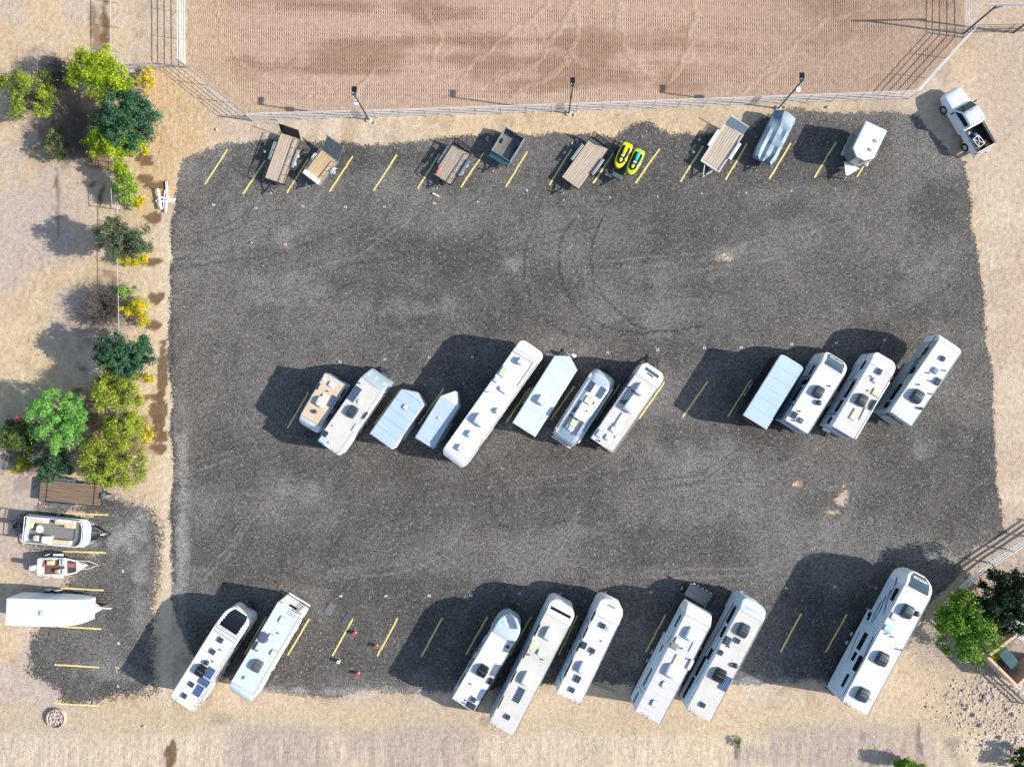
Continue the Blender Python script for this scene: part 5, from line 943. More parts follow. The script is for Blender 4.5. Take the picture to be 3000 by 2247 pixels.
t = in_bed('saw_stand', 'folded white metal saw stand lying in the truck bed', 'tool stand', X_(.82), .22, 0, W, .15); mb = MB()
for a, b in (((-.45, -.32), (-.45, .32)), ((.45, -.32), (.45, .32)), ((-.45, -.32), (.45, .32)), ((-.45, .32), (.45, -.32)), ((-.45, .32), (.45, .32)), ((-.45, -.32), (.45, -.32))): mb.bar((*a, .42), (*b, .42), .05, .04)
[mb.bar((x, y, 0), (x*.9, y*.9, .4), .04, .04) for x in (-.4, .4) for y in (-.28, .28)]; mb.build('frame', W, t.o); t.box('clamp', GREY, (0, 0, .47), (.16, .14, .08), .02)
for nm, lb, ct, x, y, d, m_ in (('tool_case', 'blue tool case in the truck bed next to the saw stand', 'case', X_(1.45), .05, (.30, .34, .28), BLUEP), ('water_jug', 'blue and white jug at the front left of the truck bed', 'jug', X_(1.85), .55, (.24, .24, .34), mk('pale blue jug', (.35, .48, .66), .4)), ('rag_bag', 'grey cloth bag at the rear of the truck bed', 'bag', X_(.32), .45, (.36, .40, .20), mk('grey cloth', (.36, .34, .32), .9)), ('feed_sack', 'yellow and magenta printed sack near the tailgate', 'sack', X_(.52), -.45, (.30, .42, .16), mk('yellow printed sack', (.62, .33, .10), .5, var=.5, scale=7, stain=(.50, .10, .35), stain_amt=.9)), ('parts_box', 'orange box in the back corner of the truck bed', 'box', X_(.22), -.50, (.24, .46, .22), ORANGE)):
    t = in_bed(nm, lb, ct, x, y, d, m_, rnd.uniform(-.3, .3)); t.box(nm+'_body', m_, (0, 0, d[2]/2), d, .05, seg=3); t.box('flap' if 'box' in nm or 'sack' in nm else 'handle', m_ if 'sack' in nm else GREY, (0, 0, d[2]+.012), (d[0]*.5, d[1]*.25, .03), .01)

# ---------------------------------------------------------------- small things on the lot
def bucket(label, px, py, rim, lid):
    q = P(px, py); t = Thing('bucket', label, 'bucket', (px, py), (px+10, py-5), 0, 'buckets among the empty bottom stalls'); t.o.location = (q.x, q.y, 0)
    rr = [[(r*math.cos(a), r*math.sin(a), z) for a in [2*math.pi*i/14 for i in range(14)]] for z, r in ((0, .13), (.05, .135), (.34, .155), (.36, .165), (.38, .165))]
    MB().loft(rr).build('pail', rim, t.o, ang=50); t.tube('lid', lid, (0, 0, .381), (0, 0, .40), .15, n=14); mb = MB(); mb.path([(.155, 0, .33), (.19, .08, .28), (.12, .18, .24), (-.12, .18, .24), (-.19, .08, .28), (-.155, 0, .33)], .008, 5); mb.build('handle', GREY, t.o)
PINKP = mk('pale pink plastic', (.62, .40, .38), .5)
bucket('red topped bucket beside the dark rubber mats', 1041, 1852, PINKP, REDP); bucket('red topped bucket against the yellow line, furthest right of three', 1104, 1890, PINKP, REDP); bucket('red topped bucket furthest from the yellow lines, lowest of three', 1050, 1970, PINKP, REDP); bucket('cream bucket at the foot of a yellow stall line', 994, 1935, mk('cream plastic', (.62, .60, .46), .5), mk('cream plastic', (.62, .60, .46), .5))
def mat_(label, pts, m_):
    q = [P(*p) for p in pts]; tag(MB().prism([(a.x, a.y) for a in q], .012, .045).build('rubber_mat', m_, None, .008), label, 'rubber mat', 'dark mats on the gravel')
mat_('grey rubber mat lying alone on the gravel', ((967,1762), (985,1773), (967,1804), (949,1792)), mk('dusty rubber', (.13, .14, .14), .8, var=.15, scale=2, stain=(.26, .26, .25), stain_amt=.6))
mat_('darker rubber mat touching the top of a yellow stall line', ((1019,1793), (1036,1807), (1016,1835), (998,1823)), mk('slate rubber', (.075, .085, .095), .7, var=.15, scale=2))
def block(name, label, cat, px, py, d, rz, m_): q = P(px, py); o = MB().box((0, 0, d[2]/2), d).build(name, m_, None, .012); o.location = (q.x, q.y, .006); o.rotation_euler = (0, 0, rz); return tag(o, label, cat)
block('wood_block', 'short cream timber block in front of the weathered plank trailer', 'timber', 1277, 572, (.68, .17, .12), R(-27), mk('cream timber', (.60, .54, .38), .8))
block('concrete_block', 'upper of two grey blocks left of the white framed trailer', 'block', 2047, 412, (.22, .2, .18), R(-30), CONC); block('concrete_block', 'lower of two grey blocks beside the yellow line left of the white framed trailer', 'block', 2031, 448, (.2, .22, .18), R(-30), CONC)
block('concrete_block', 'pale block left of the black gated leftmost trailer', 'block', 777, 446, (.2, .22, .18), R(-30), CONC)
block('timber_beam', 'long weathered beam lying on the gravel edge beside a white camper', 'timber', 1767, 2012, (2.2, .14, .12), R(-19), mk('grey timber', (.26, .24, .20), .85))
block('wood_block', 'small wooden chock under the right hand bottom camper', 'timber', 2565, 1722, (.3, .2, .15), R(20), WOODG)
tag(v.o, None)
planks = [((489,534), (490,562), .10), ((486,560), (499,590), .16), ((468,556), (478,616), .34), ((486,560), (482,612), .12), ((494,572), (489,624), .22), ((466,580), (518,588), .26), ((460,592), (512,592), .20), ((470,612), (484,614), .06)]
names_ = ['white vinyl plank sticking furthest up out of the pile', 'short white vinyl plank under the pile, angled right', 'white vinyl plank on top of the pile, leftmost upright', 'white vinyl plank hidden in the middle of the pile', 'white vinyl plank reaching furthest down from the pile', 'upper crosswise white vinyl plank on the pile', 'lower crosswise white vinyl plank in the pile', 'stub of white vinyl plank at the foot of the pile']
for (a, b, z), lb in zip(planks, names_):
    p, q = P(*a), P(*b); p.z = q.z = z; o = MB().bar(p, q, .15, .11).build('vinyl_plank', W, None, .01); tag(o, lb, 'plank', 'white vinyl planks in a pile')

# ---------------------------------------------------------------- fences, poles, arch, walls
def fence(name, label, pts, h, rails, step, m_, r=.028, pr=.035, pm=None, box=False, rm=None, cat='fence', ends=True):
    q = [P(*p) for p in pts]; o = bpy.data.objects.new(name, None); col.objects.link(o); o.location = q[0]; tag(o, label, cat); q = [a-q[0] for a in q]
    for z in rails:
        mb = MB()
        for a, b in zip(q, q[1:]):
            a2 = Vector((a.x, a.y, z)); b2 = Vector((b.x, b.y, z))
            mb.bar(a2, b2, r*.9, r*3.2) if box else mb.tube(a2, b2, r, n=6)
        mb.build('rail', rm or m_, o)
    tot = [0]
    for a, b in zip(q, q[1:]): tot.append(tot[-1]+(b-a).length)
    n = max(1, round(tot[-1]/step)); me = None
    for k in range(n+1):
        if not ends and k in (0, n): continue
        d = tot[-1]*k/n; i = max(j for j in range(len(tot)) if tot[j] <= d+1e-6); i = min(i, len(q)-2); t = (d-tot[i])/(tot[i+1]-tot[i]); c = q[i].lerp(q[i+1], t)
        if me is None:
            mb = MB(); mb.box((0, 0, h/2+.0), (pr*2, pr*2, h+.04)) if box else mb.tube((0, 0, -.05), (0, 0, h), pr, n=8)
            p = mb.build('post', pm or m_, o); me = p.data
        else: p = bpy.data.objects.new('post', me); col.objects.link(p); p.parent = o
        p.location = (c.x, c.y, 0)
    return o
RL5 = (.42, .78, 1.12, 1.45, 1.74)
fence('pipe_fence', 'long white pipe fence between the arena and the parked trailers', ((742,356), (1220,343), (1693,327), (2180,309), (2661,291)), 1.72, RL5, 2.3, WPIPE, .024, .026, GALV)
fence('pipe_fence', 'white pipe fence along the left edge of the arena', ((546,-120), (548,198)), 1.72, RL5, 2.6, WPIPE, .026, .026, GALV)
fence('pipe_fence', 'slanting pipe fence at the lower left arena corner', ((548,200), (740,354)), 1.72, RL5, 2.6, GALV, .022, .028)
fence('pipe_fence', 'short grey pipe fence running from the arena corner behind the lime tree', ((380,208), (546,200)), 1.6, (.4, .8, 1.2, 1.55), 2.2, GALV, .026, .032)
fence('pipe_fence', 'slanting white pipe fence at the lower right arena corner', ((2663,290), (2824,112)), 1.72, RL5, 2.6, WPIPE, .026, .026, GALV)
fence('pipe_fence', 'white pipe fence along the right edge of the arena', ((2823,110), (2823,-120)), 1.72, RL5, 3.0, WPIPE, .024, .026, DARK)
fence('pipe_fence', 'dark pipe fence running right from the arch', ((2826,100), (3060,95)), 1.5, (.35, .75, 1.1, 1.45), 3.6, DARK, .022, .03)
fence('rail_fence', 'thin metal rail fence along the tree line on the left', ((350,-60), (352,150), (362,430), (372,620), (371,780), (375,950), (378,1150), (378,1390)), 1.45, (1.45,), 2.35, GALV, .022, .026)
fence('rail_fence', 'short double rail beside the green shrub in the tree line', ((352,480), (360,617)), 1.7, (.6, 1.1, 1.68), 2.1, GALV, .024, .035)
fence('vinyl_fence', 'white three rail vinyl fence slanting along the right edge of the lot', ((2741,1783), (2784.5,1735), (2842,1684), (2901.5,1638.5), (2965.5,1597), (3060,1532)), 1.2, (.35, .68, 1.02), 2.15, W, .045, .062, box=True)
fence('vinyl_fence', 'white vinyl fence running down behind the green tree to the bottom right', ((2743,1786), (2812,1852), (2870,1915), (2948,1990), (3030,2065)), 1.2, (.35, .68, 1.02), 2.2, W, .045, .062, box=True, ends=True)
def light_pole(label, px, py, h, lamp=(0, 0), cab=True, side=1):
    q = P(px, py); o = bpy.data.objects.new('light_pole', None); col.objects.link(o); o.location = q; tag(o, label, 'light pole')
    MB().tube((0, 0, 0), (0, 0, h), .075, .055, 10).build('pole', BLACK, o); MB().tube((0, 0, -.02), (0, 0, .12), .28, .26, 14).build('footing', CONC, o)
    l_ = MB().box((0, .45, h-.02), (.42, .5, .10), 0).build('lamp_head', BLACK, o, .02); MB().box((0, .08, h-.02), (.30, .26, .14)).build('lamp_housing', ACD, o, .03); MB().box((-.10, .14, h+.07), (.07, .07, .05)).build('photocell', W, o, .015)
    MB().box((0, .45, h-.085), (.34, .42, .02)).build('lens', GREY, l_)
    if cab: MB().box((side*.26, 0, h*.70), (.42, .42, .32), 0).build('control_box', W, o, .07, 3)
light_pole('black light pole with white box, leftmost by the arena fence', 1080.5, 352, 5.3, side=-1)
light_pole('black light pole without a box in the middle of the arena fence', 1666.5, 333, 5.6, cab=False)
light_pole('black light pole with white box above the tarpaulin covered boat', 2280, 319, 5.5, side=1)
o = bpy.data.objects.new('entry_arch', None); col.objects.link(o); o.location = P(2822,100); tag(o, 'tall dark metal entry arch at the top right corner', 'arch'); b0 = P(2969,97)-P(2822,100)
for c in (Vector((0, 0, 0)), b0): MB().tube((c.x, c.y, 0), (c.x, c.y, 4.55), .075, n=10).build('post', DARK, o)
d_ = b0.normalized(); MB().bar(d_*-1.0+Vector((0, 0, 4.62)), b0+d_*1.0+Vector((0, 0, 4.62)), .10, .22).build('sign_beam', GALV, o); MB().bar(d_*.05+Vector((0, 0, 4.0)), d_*.6+Vector((0, 0, 4.5)), .06, .06).build('brace', DARK, o)
def wall(name, label, A, B, h, th, m_, capm):
    a, b = P(*A), P(*B); o = bpy.data.objects.new(name, None); col.objects.link(o); o.location = a; tag(o, label, 'wall'); d = b-a; MB().bar(Vector((0, 0, h/2)), d+Vector((0, 0, h/2)), th, h).build('wall_body', m_, o, .01); e = d.normalized()*.03; MB().bar(-e+Vector((0, 0, h+.035)), d+e+Vector((0, 0, h+.035)), th+.06, .07).build('coping', capm, o, .015); return o
STC = mk('pale peach coping', (.60, .43, .30), .8, var=.05)  # coping a little paler than the wall stucco
wall('stucco_wall', 'peach stucco wall of the yard slanting along the bottom right corner', (2855,1902), (2937,1983), 1.75, .18, STUC, STC)
wall('stucco_wall', 'short peach stucco wall inside the yard behind the green tree', (2862,1896), (2932,1842), 1.75, .18, STUC, STC)
wall('stucco_wall', 'peach stucco wall running off the right edge of the picture', (2942,1981), (3010,1915), 1.75, .18, STUC, STC)
q = [P(*p) for p in ((2870,1862), (2960,1790), (3060,1810), (3060,1900), (2960,1862))]; tag(MB().prism([(a.x, a.y) for a in q], .0, .06).build('concrete_pad', CONC, None, .01), None, None, None, 'structure')
v = Thing('louvred_unit', 'green louvred metal unit behind the peach stucco wall', 'metal unit', (2930,1902), (2965,1945), .9); 
v.box('cabinet', GREENM, (.9, 0, .62), (1.8, .95, 1.2), .02)
for k in range(13): v.box('louvre', mk('light green louvre', (.12, .24, .25), .35), (.08+k*.137, 0, 1.245), (.055, .92, .05))

# ---------------------------------------------------------------- trees and shrubs
def leaf_mat(name, trans=.16):
    if name in MATS: return MATS[name]
    m, nt, b = nodes(name); a = nt.nodes.new('ShaderNodeAttribute'); a.attribute_name = 'leaf'; nt.links.new(a.outputs['Color'], b.inputs['Base Color']); b.inputs['Roughness'].default_value = .6; b.inputs['Specular IOR Level'].default_value = .25
    t = nt.nodes.new('ShaderNodeBsdfTranslucent'); nt.links.new(a.outputs['Color'], t.inputs[0]); mx = nt.nodes.new('ShaderNodeMixShader'); mx.inputs[0].default_value = trans
    out = nt.nodes['Material Output']; nt.links.new(b.outputs[0], mx.inputs[1]); nt.links.new(t.outputs[0], mx.inputs[2]); nt.links.new(mx.outputs[0], out.inputs[0]); MATS[name] = m; return m
LEAF = leaf_mat('foliage')
def leaves(name, cen, rad, per, size, cols, rs, parent, squash=.75, up=.5, asp=.42):
    """many small leaf blades spread through the clumps of a crown"""
    n = len(cen)*per; c = np.repeat(cen, per, 0); r_ = np.repeat(rad, per); d = rs.normal(size=(n, 3)); d /= np.linalg.norm(d, axis=1)[:, None]
    rr = r_*np.where(rs.rand(n) < .25, np.abs(rs.normal(size=n))*.75+.4, rs.uniform(.1, 1.0, n)**.6); p = c+d*rr[:, None]*np.array([1, 1, squash])
    nrm = d*.7+rs.normal(size=(n, 3))*.7+np.array([0, 0, up]); nrm /= np.linalg.norm(nrm, axis=1)[:, None]
    t = np.cross(nrm, rs.normal(size=(n, 3))); t /= np.linalg.norm(t, axis=1)[:, None]; b = np.cross(nrm, t)
    s = size*rs.uniform(.6, 1.35, n); t = t*s[:, None]; b = b*(s*asp)[:, None]
    vs_ = np.stack([p-t, p+b, p+t, p-b], 1).reshape(-1, 3); ci = np.repeat(rs.randint(0, len(cols), len(cen)), per); ci = np.where(rs.rand(n) < .3, rs.randint(0, len(cols), n), ci)
    cc = np.array(cols)[ci]*rs.uniform(.72, 1.28, n)[:, None]; cc = np.repeat(np.concatenate([np.clip(cc, 0, 1), np.ones((n, 1))], 1), 4, 0)
    me = bpy.data.meshes.new(name); me.vertices.add(4*n); me.vertices.foreach_set('co', vs_.astype(np.float32).ravel()); me.loops.add(4*n); me.loops.foreach_set('vertex_index', np.arange(4*n, dtype=np.int32)); me.polygons.add(n); me.polygons.foreach_set('loop_start', np.arange(0, 4*n, 4, dtype=np.int32)); me.update(calc_edges=True)
    a = me.color_attributes.new('leaf', 'FLOAT_COLOR', 'POINT'); a.data.foreach_set('color', cc.astype(np.float32).ravel()); me.materials.append(LEAF); return link(name, me, parent, ang=0)
def limbs(mb, base, cen, rs, r0, twist=.25):
    for c in cen:
        f = base*.0+np.array([base[0], base[1], base[2]*rs.uniform(.5, 1.0)]); m1 = f*.55+c*.45+rs.normal(size=3)*twist*np.array([1, 1, .4]); r1 = r0*rs.uniform(.28, .45)
        mb.tube(f, m1, r1, r1*.62, 5, False); mb.tube(m1, c, r1*.62, r1*.22, 5, False)
def tree(name, label, cat, px, py, hc, rx, ry, rz, cols, nc=26, per=420, size=.11, bark=BARK, seed=1, cr=.30, trunk=.12, dead=0, asp=.42, up=.5, shell=.55, group=None, spread=.34):
    """crown centre seen at pixel (px,py), hc metres up; radii in metres"""
    nc = int(nc*2.3); cr *= .66; per = int(per*.56); size *= .80
    rs = np.random.RandomState(seed); q = P(px, py, hc); o = bpy.data.objects.new(name, None); col.objects.link(o); o.location = (q.x, q.y, 0); tag(o, label, cat, group)
    nl = 7+nc//12; ld = rs.normal(size=(nl, 3)); ld /= np.linalg.norm(ld, axis=1)[:, None]; ld[:, 2] = np.abs(ld[:, 2])*.8-.15; ld *= rs.uniform(.40, .82, nl)[:, None]; mean = (rx+ry)/2
    k_ = rs.randint(0, nl, nc); d = ld[k_]+rs.normal(size=(nc, 3))*spread; ln = np.linalg.norm(d, axis=1)[:, None]; d = np.where(ln > 1, d/ln*rs.uniform(.85, 1.05, (nc, 1)), d)
    cen = d*np.array([rx, ry, rz])*(1-cr*.4)+np.array([0, 0, hc]); cen[:, 2] = np.maximum(cen[:, 2], .25); rad = mean*cr*rs.uniform(.6, 1.3, nc)
    top = np.array([rs.uniform(-.1, .1), rs.uniform(-.1, .1), max(.15, (hc-rz*.6)*.8)]); mb = MB(); mb.tube((0, 0, -.05), top, trunk, trunk*.75, 8); limbs(mb, top, cen, rs, trunk)
    mb.build('trunk', bark, o)
    if dead:
        m2 = MB(); n = dead; dd = rs.normal(size=(n, 3)); dd /= np.linalg.norm(dd, axis=1)[:, None]; dd[:, 2] = abs(dd[:, 2])*.9
        for e in dd:
            k = rs.uniform(.6, 1.08); tip = np.array([e[0]*rx*k, e[1]*ry*k, hc+e[2]*rz*k]); m1 = tip*.5+np.array([0, 0, hc*.3])+rs.normal(size=3)*.12; m2.tube(top, m1, trunk*.22, trunk*.12, 4, False); m2.tube(m1, tip, trunk*.12, .008, 4, False)
            for _ in range(3): b_ = m1+(tip-m1)*rs.uniform(.3, 1); m2.tube(b_, b_+rs.normal(size=3)*.28+e*.2, .012, .005, 3, False)
        m2.build('dead_branches', TWIG, o)
    if per: leaves('crown', cen, rad, per, size, cols, rs, o, asp=asp, up=up)
    return o
def brush(label, px, py, hc, rx, ry, rz, n, seed, m_=TWIG, name='dead_shrub', cat='dead shrub'):
    rs = np.random.RandomState(seed); q = P(px, py, hc*.6); o = bpy.data.objects.new(name, None); col.objects.link(o); o.location = (q.x, q.y, 0); tag(o, label, cat); mb = MB(); mt = MB()
    for k in range(n):
        a = rs.uniform(0, 2*math.pi); e = rs.uniform(.3, 1)**.7; tip = np.array([math.cos(a)*rx*e, math.sin(a)*ry*e, hc*(.25+.75*math.sqrt(max(0, 1-.75*e*e)))*rs.uniform(.75, 1.1)]); m1 = tip*np.array([.42, .42, .62])+rs.normal(size=3)*.08
        mb.tube((rs.normal()*.08, rs.normal()*.08, 0), m1, .034, .024, 4, False); mt.tube(m1, tip, .024, .012, 4, False)
        for _ in range(6): b_ = m1+(tip-m1)*rs.uniform(.1, .95); mt.tube(b_, b_+rs.normal(size=3)*rx*.13+(tip-m1)*.22, .017, .009, 3, False)
    mb.build('stems', m_, o); mt.build('twigs', m_, o); return o
LIME = [(.27, .39, .012), (.35, .46, .016), (.19, .31, .012), (.38, .43, .03)]; LIMED = [(.17, .26, .015), (.25, .34, .02), (.31, .36, .03), (.09, .14, .012)]
DKG = [(.035, .105, .050), (.05, .135, .06), (.025, .075, .04), (.065, .15, .075)]; OLV = [(.085, .125, .055), (.11, .14, .07), (.06, .095, .05), (.15, .16, .09)]
OLIME = [(.23, .29, .03), (.30, .36, .04), (.15, .21, .025), (.34, .36, .07)]; YELF = [(.68, .50, .01), (.60, .50, .02), (.34, .38, .02), (.72, .46, .01)]; FRESH = [(.15, .38, .07), (.20, .45, .09), (.10, .27, .05), (.28, .46, .12)]
MIDG = [(.11, .25, .02), (.16, .32, .03), (.07, .17, .015), (.22, .34, .03)]; DARKG = [(.018, .045, .014), (.03, .065, .02), (.012, .03, .012), (.045, .07, .03)]; GRG = [(.20, .34, .05), (.14, .28, .05), (.28, .38, .09)]
tree('palo_verde_tree', 'half dead lime tree with grey bare branches at the upper left', 'tree', 82, 280, 2.9, 2.5, 3.3, 1.9, LIMED, 22, 250, .11, BARK, 1, .28, .15, 90)
tree('palo_verde_tree', 'bright lime green tree at the top of the tree line', 'tree', 310, 218, 3.6, 3.6, 2.5, 1.6, LIME, 40, 470, .105, BARKL, 2, .30, .14, 10)
tree('leafy_tree', 'dark green round tree between two lime green trees', 'tree', 371, 355, 3.4, 3.0, 2.7, 1.8, DKG, 40, 430, .13, BARK, 3, .30, .16)
tree('palo_verde_tree', 'lime green tree just below the dark green one', 'tree', 338, 425, 2.9, 2.8, 2.0, 1.3, LIME, 30, 430, .105, BARKL, 4, .30, .12, 8)
tree('palo_verde_tree', 'small thin lime tree above the short double rail', 'tree', 362, 490, 2.0, 1.0, .9, .8, LIME, 10, 300, .10, BARKL, 5, .36, .06, 6)
tree('green_shrub', 'fresh green shrub wrapped round the metal rails', 'shrub', 362, 545, 1.5, 1.3, 2.0, .9, GRG+LIME[:1], 18, 330, .10, BARKL, 6, .32, .06, 14)
tree('olive_tree', 'grey green tree standing alone above a yellow flowering shrub', 'tree', 366, 694, 3.6, 2.9, 1.9, 1.5, OLV, 34, 330, .115, BARK, 7, .27, .13, 26)
tree('leafy_tree', 'dark green tree below the bare grey shrub', 'tree', 370, 1035, 3.4, 2.8, 2.0, 1.6, DKG, 34, 400, .13, BARK, 8, .29, .15)
tree('palo_verde_tree', 'olive lime tree touching the dark green tree from below', 'tree', 345, 1145, 2.9, 2.9, 2.3, 1.5, OLIME, 32, 430, .10, BARKL, 9, .29, .13, 18)
tree('mesquite_tree', 'feathery light green tree left of the olive lime trees', 'tree', 172, 1232, 3.2, 2.6, 2.9, 1.8, FRESH, 40, 420, .115, BARK, 10, .27, .14, 10, .3)
tree('palo_verde_tree', 'tall olive lime tree beside the wet soil', 'tree', 372, 1250, 2.6, 2.0, 2.0, 1.3, OLIME+LIMED[1:3], 24, 400, .10, BARKL, 11, .30, .11, 12)
tree('palo_verde_tree', 'big olive lime tree over the head of the left side lot', 'tree', 338, 1345, 3.2, 3.1, 2.6, 1.6, OLIME, 38, 440, .10, BARKL, 12, .28, .14, 22)
tree('leafy_tree', 'dark shaded tree over the brown plank trailer', 'tree', 150, 1365, 2.2, 2.1, 2.0, 1.3, DKG+OLV[:2], 24, 330, .12, BARK, 13, .30, .12, 14)
tree('oleander_shrub', 'dark leafy shrub with pink flowers at the left edge', 'shrub', 55, 1268, 1.6, 2.0, 1.5, 1.1, [(.06, .11, .025), (.09, .14, .03), (.04, .07, .02), (.14, .19, .05)], 22, 300, .12, BARK, 14, .33, .07)
rs_ = np.random.RandomState(3); q = P(55, 1229, 1.9); fl = leaves('flower_spray', np.array([[q.x, q.y, 1.95], [q.x+.12, q.y-.2, 1.85]]), np.array([.30, .22]), 120, .07, [(.60, .05, .12), (.70, .10, .18)], rs_, None, asp=.8); tag(fl, 'cluster of bright pink flowers on the dark shrub at the left edge', 'flowers', kind='stuff')
tree('golden_shrub', 'olive yellow shrub under the dark shrubs at the left edge', 'shrub', 85, 1350, 1.0, 1.1, 1.1, .7, OLIME+YELF[2:3], 12, 280, .09, BARK, 15, .36, .05)
for x, y, r1, r2, lb, sd in ((425,228,.85,1.3,'yellow flowering shrub against the bright lime tree',20), (432,445,.55,.5,'small yellow shrub at the tip of the lower lime tree',21), (408,590,.95,.8,'yellow green shrub below the fresh green shrub',22), (388,758,1.7,.7,'yellow flowering shrub under the lone grey green tree',23),
        (394,915,1.75,1.45,'big round golden flowering shrub right of the bare grey one',24), (435,1108,.7,.5,'small yellow shrub below the dark green tree',25), (425,1270,.85,1.1,'yellow flowering shrub beside the tall olive lime tree',26), (50,1378,.5,.3,'tiny yellow green shrub at the corner of the left side lot',27)):
    tree('flowering_shrub', lb, 'shrub', x, y, .8, r1, r2, .6, YELF+LIMED[1:2], 14 if r1 > 1 else 9, 300 if r1 > 1 else 200, .075, BARKL, sd, .34, .04)
tree('green_shrub', 'small green shrub above the golden flowering one', 'shrub', 372, 852, 1.0, 1.0, .7, .6, GRG, 9, 260, .09, BARKL, 28, .36, .04, 12)
brush('round bare grey shrub left of the golden flowering one', 302, 900, 1.7, 2.1, 2.2, 1, 240, 30, mk('charcoal twig', (.10, .085, .08), .9, var=.4, scale=5)); brush('dark bare brush between the half dead and dark green trees', 215, 340, 1.6, 2.1, 2.4, 1, 150, 31, mk('dark dead twig', (.26, .215, .185), .9)); brush('bare grey brush below the half dead tree', 240, 415, 1.4, 1.8, 2.0, 1, 130, 32); brush('pale bare shrub cut by the left edge of the picture', 12, 1335, 1.2, 1.2, 1.0, 1, 110, 33, mk('pale dead twig', (.34, .31, .30), .9)); brush('grey dead crown behind the half dead lime tree', 165, 222, 2.4, 2.3, 2.0, 1, 150, 34)
tree('green_shrub', 'grey green shrub below the half dead lime tree', 'shrub', 170, 420, 1.2, 1.2, 1.7, .8, [(.10, .13, .04), (.15, .17, .06), (.07, .09, .03)], 14, 220, .10, BARK, 35, .33, .05, 20)
tree('leafy_tree', 'dark green spreading tree behind the white vinyl fence', 'tree', 2965, 1750, 3.0, 3.2, 3.1, 1.8, DARKG, 50, 420, .15, BARK, 40, .25, .18)
tree('leafy_tree', 'bright green tree at the corner of the white vinyl fence', 'tree', 2838, 1842, 2.6, 2.7, 3.5, 1.6, MIDG, 46, 420, .13, BARK, 41, .27, .14, 8)
tree('green_shrub', 'bright green shrub cut by the bottom edge of the picture', 'shrub', 2655, 2240, .9, 1.6, .8, .7, MIDG, 14, 300, .11, BARK, 42, .33, .05); tree('green_shrub', 'dark green shrub in the bottom right corner', 'shrub', 2998, 2235, .9, 1.0, 1.2, .7, DARKG+MIDG[2:3], 12, 260, .11, BARK, 43, .36, .05)
tree('flowering_shrub', 'small yellow shrub against the peach stucco wall', 'shrub', 2915, 1925, .7, .5, .35, .35, YELF+LIME[:2], 7, 160, .08, BARKL, 44, .4, .03); tree('green_shrub', 'thin weedy shrub on the bank below the lot', 'shrub', 2163, 2175, .3, .25, .5, .25, MIDG, 6, 90, .07, BARKL, 45, .4, .02)
tree('green_shrub', 'sprig of lime leaves cut by the left edge of the picture', 'shrub', 2, 238, 1.6, .5, .5, .4, LIME, 6, 140, .09, BARKL, 46, .4, .04)

# ---------------------------------------------------------------- stones
def rock_mesh(seed, name='rock'):
    rs = np.random.RandomState(seed); bm = bmesh.new(); bmesh.ops.create_icosphere(bm, subdivisions=1, radius=1)
    for q in bm.verts: q.co *= rs.uniform(.72, 1.2); q.co.z *= .7
    me = bpy.data.meshes.new(name); bm.to_mesh(me); bm.free(); me.materials.append(ROCK); return me
RM = [rock_mesh(k) for k in range(6)]
WROCK = mk('pale rock', (.62, .60, .56), .9, var=.15, scale=3)
def rock(px, py, r, label, k, group=None, m_=None):
    q = P(px, py); me = RM[k % 6]
    o = bpy.data.objects.new('rock', me); col.objects.link(o); o.location = (q.x, q.y, r*.32); o.scale = (r, r*rnd.uniform(.7, 1), r*.85); o.rotation_euler = (0, 0, rnd.uniform(0, 6.28)); tag(o, label, 'rock', group)
for k, (x, y, r, lb) in enumerate([(2886,2040,.26,'largest boulder on the rubble strip below the stucco wall'), (2879,2052,.22,'boulder touching the largest one on the rubble strip'), (2822,2065,.20,'dark stone on the sand left of two paired stones'), (2836,2067,.18,'upper stone of a close pair on the sandy bank'), (2834,2078,.20,'lower stone of a close pair on the sandy bank'), (2818,2090,.13,'small stone left of the pale round stone on the bank'), (2853,2094,.22,'pale round stone alone on the sandy bank'), (2820,2022,.18,'stone at the upper left end of the rubble'), (2714,2070,.14,'single dark stone on the bare sand right of the longest camper'), (2775,2035,.14,'stone on the left fringe of the rubble patch'), (2951,2080,.20,'stone by the vinyl fence in the bottom right'), (2967,2092,.22,'bigger stone by the vinyl fence in the bottom right'), (2873,2125,.24,'reddish flat stone in the lower rubble band'), (2877,2183,.18,'bluish stone in the wet hollow at the bottom right'), (2930,2160,.26,'pale boulder above the wet hollow'), (1308,386-24,.0001,'') ][:-1]): rock(x, y, r, lb, k)
for k, (x, y) in enumerate(((1429,403), (1424,407), (1428,412))): rock(x, y, .13, 'one of three pale stones on the gravel left of the steel box trailer', k, 'three stones by the box trailer')
for k, (x, y) in enumerate(((1690,411), (1675,421), (1692,419))): rock(x, y, .14, 'one of three stones in the shade of the long pale plank trailer', k, 'three stones by the long plank trailer')
for x, y, r, lb in ((1098,361,.16,'pale stone beside the foot of the leftmost light pole'), (1682,338,.16,'pale stone beside the foot of the middle light pole'), (634,381,.16,'white stone on the sand above the top left stall line'), (737,712,.16,'white stone on the open gravel below stall fourteen'), (2299,316,.16,'pale stone beside the foot of the light pole by the covered boat'), (423,2127,.20,'white stone on the sand below the left side lot'), (478,2024,.12,'small white stone by the rear of the black capped camper'), (2424,316,.2,'pinkish stone at the upper gravel edge by the horse trailer')):
    rock(x, y, r, lb, 2)
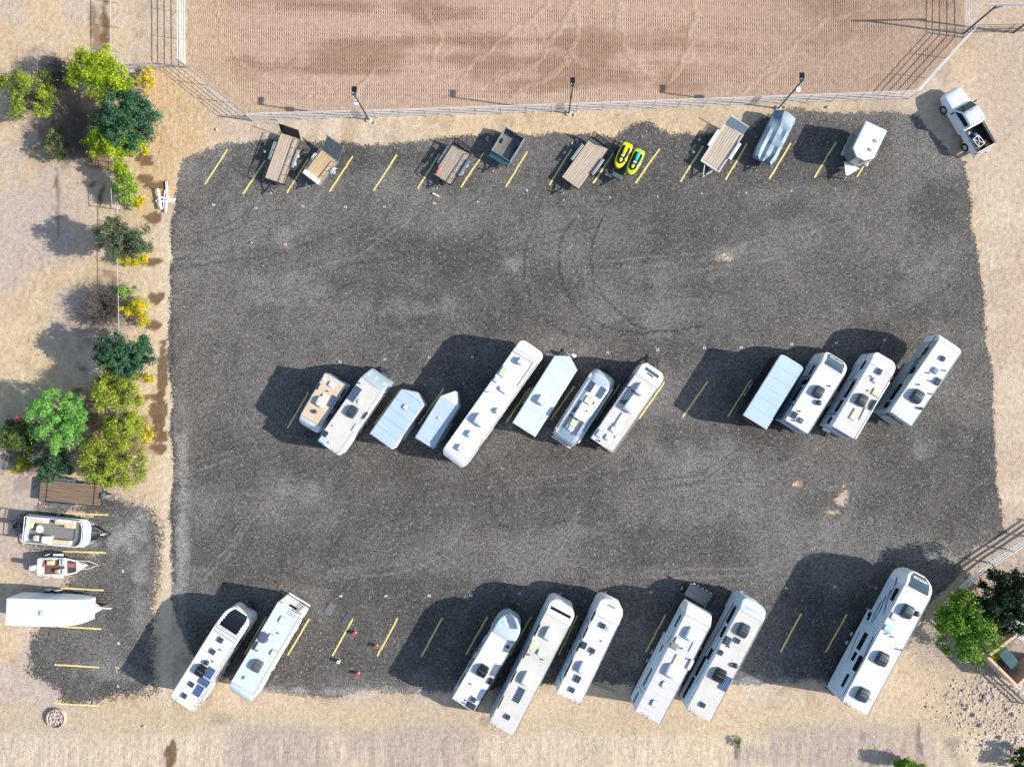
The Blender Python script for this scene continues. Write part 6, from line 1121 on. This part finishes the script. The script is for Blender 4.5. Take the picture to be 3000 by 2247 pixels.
def rubble(name, label, zones, seed):
    rs = np.random.RandomState(seed); base = []
    for k in range(4):
        bm = bmesh.new(); bmesh.ops.create_icosphere(bm, subdivisions=1, radius=1); base.append((np.array([q.co[:] for q in bm.verts])*rs.uniform(.7, 1.2, (len(bm.verts), 1))*np.array([1, 1, .48]), [[q.index for q in f.verts] for f in bm.faces])); bm.free()
    V2 = []; F2 = []; off = 0
    for x, y, rx, ry, n, r0, r1 in zones:
        for _ in range(n):
            a = rs.normal(size=2)*.5; q = P(x+a[0]*rx, y+a[1]*ry); r_ = r0+(r1-r0)*rs.rand()**2.2; b, f = base[rs.randint(4)]; t = rs.uniform(0, 6.28); M_ = np.array([[math.cos(t), -math.sin(t), 0], [math.sin(t), math.cos(t), 0], [0, 0, 1]])
            V2.append(b @ M_.T*r_+np.array([q.x, q.y, r_*.15])); F2 += [[i+off for i in g] for g in f]; off += len(b)
    me = bpy.data.meshes.new(name); me.from_pydata(np.concatenate(V2).tolist(), [], F2); me.materials.append(ROCK); return tag(link(name, me, None, ang=0), label, 'stones', kind='stuff')
rubble('rubble', 'scattered pinkish rubble stones in the bottom right corner', [(2910,2030,130,55,330,.04,.15), (2800,2040,90,30,110,.03,.12), (2940,2120,90,70,170,.04,.14), (2840,2115,110,18,110,.03,.12), (2950,2190,110,60,260,.04,.15), (2770,2107,50,10,60,.03,.08), (2740,1860,70,110,120,.03,.09), (2730,1830,20,60,60,.04,.12)], 9)
rubble('loose_stones', 'loose pale stones along the gravel edges', [(2470,2010,260,14,60,.02,.06), (540,2070,80,50,90,.03,.09), (660,2050,60,30,40,.03,.08), (1000,420,700,60,120,.02,.07), (2000,400,600,60,90,.02,.07), (1500,1300,2200,900,420,.02,.055), (1200,2030,900,14,130,.02,.06), (490,1000,16,900,200,.02,.06), (520,1100,60,1100,200,.02,.06)], 10)
q = P(169, 2101); o = bpy.data.objects.new('stone_ring', None); col.objects.link(o); o.location = q; tag(o, 'round concrete ring filled with pinkish stones at the bottom left', 'stone ring')
mb = MB(); N_ = 28; R1, R2 = .86, .79; vs_ = []; fs_ = []
for k in range(N_):
    a = 2*math.pi*k/N_; vs_ += [(R1*math.cos(a), R1*math.sin(a), 0), (R1*math.cos(a), R1*math.sin(a), .32), (R2*math.cos(a), R2*math.sin(a), .32), (R2*math.cos(a), R2*math.sin(a), .0)]
for k in range(N_):
    a, b = 4*k, 4*((k+1) % N_)
    for j in range(4): fs_.append((a+j, b+j, b+(j+1) % 4, a+(j+1) % 4))
mb.add(vs_, fs_).build('ring', mk('sandy concrete', (.42, .35, .27), .9), o); rs = np.random.RandomState(4)
for k in range(60):
    a = rs.uniform(0, 6.28); rr_ = .66*math.sqrt(rs.rand()); p = bpy.data.objects.new('stone', RM[k % 6]); col.objects.link(p); p.parent = o; r_ = rs.uniform(.06, .13); p.location = (rr_*math.cos(a), rr_*math.sin(a), .16+rs.uniform(0, .06)); p.scale = (r_, r_, r_); p.rotation_euler = (rs.uniform(0, 6), rs.uniform(0, 6), rs.uniform(0, 6))
tag(MB().tube((q.x, q.y, .02), (q.x, q.y, .13), .735, n=24).build('gravel_fill', ROCK, None), 'stones bedding inside the concrete ring', 'stones', kind='stuff')
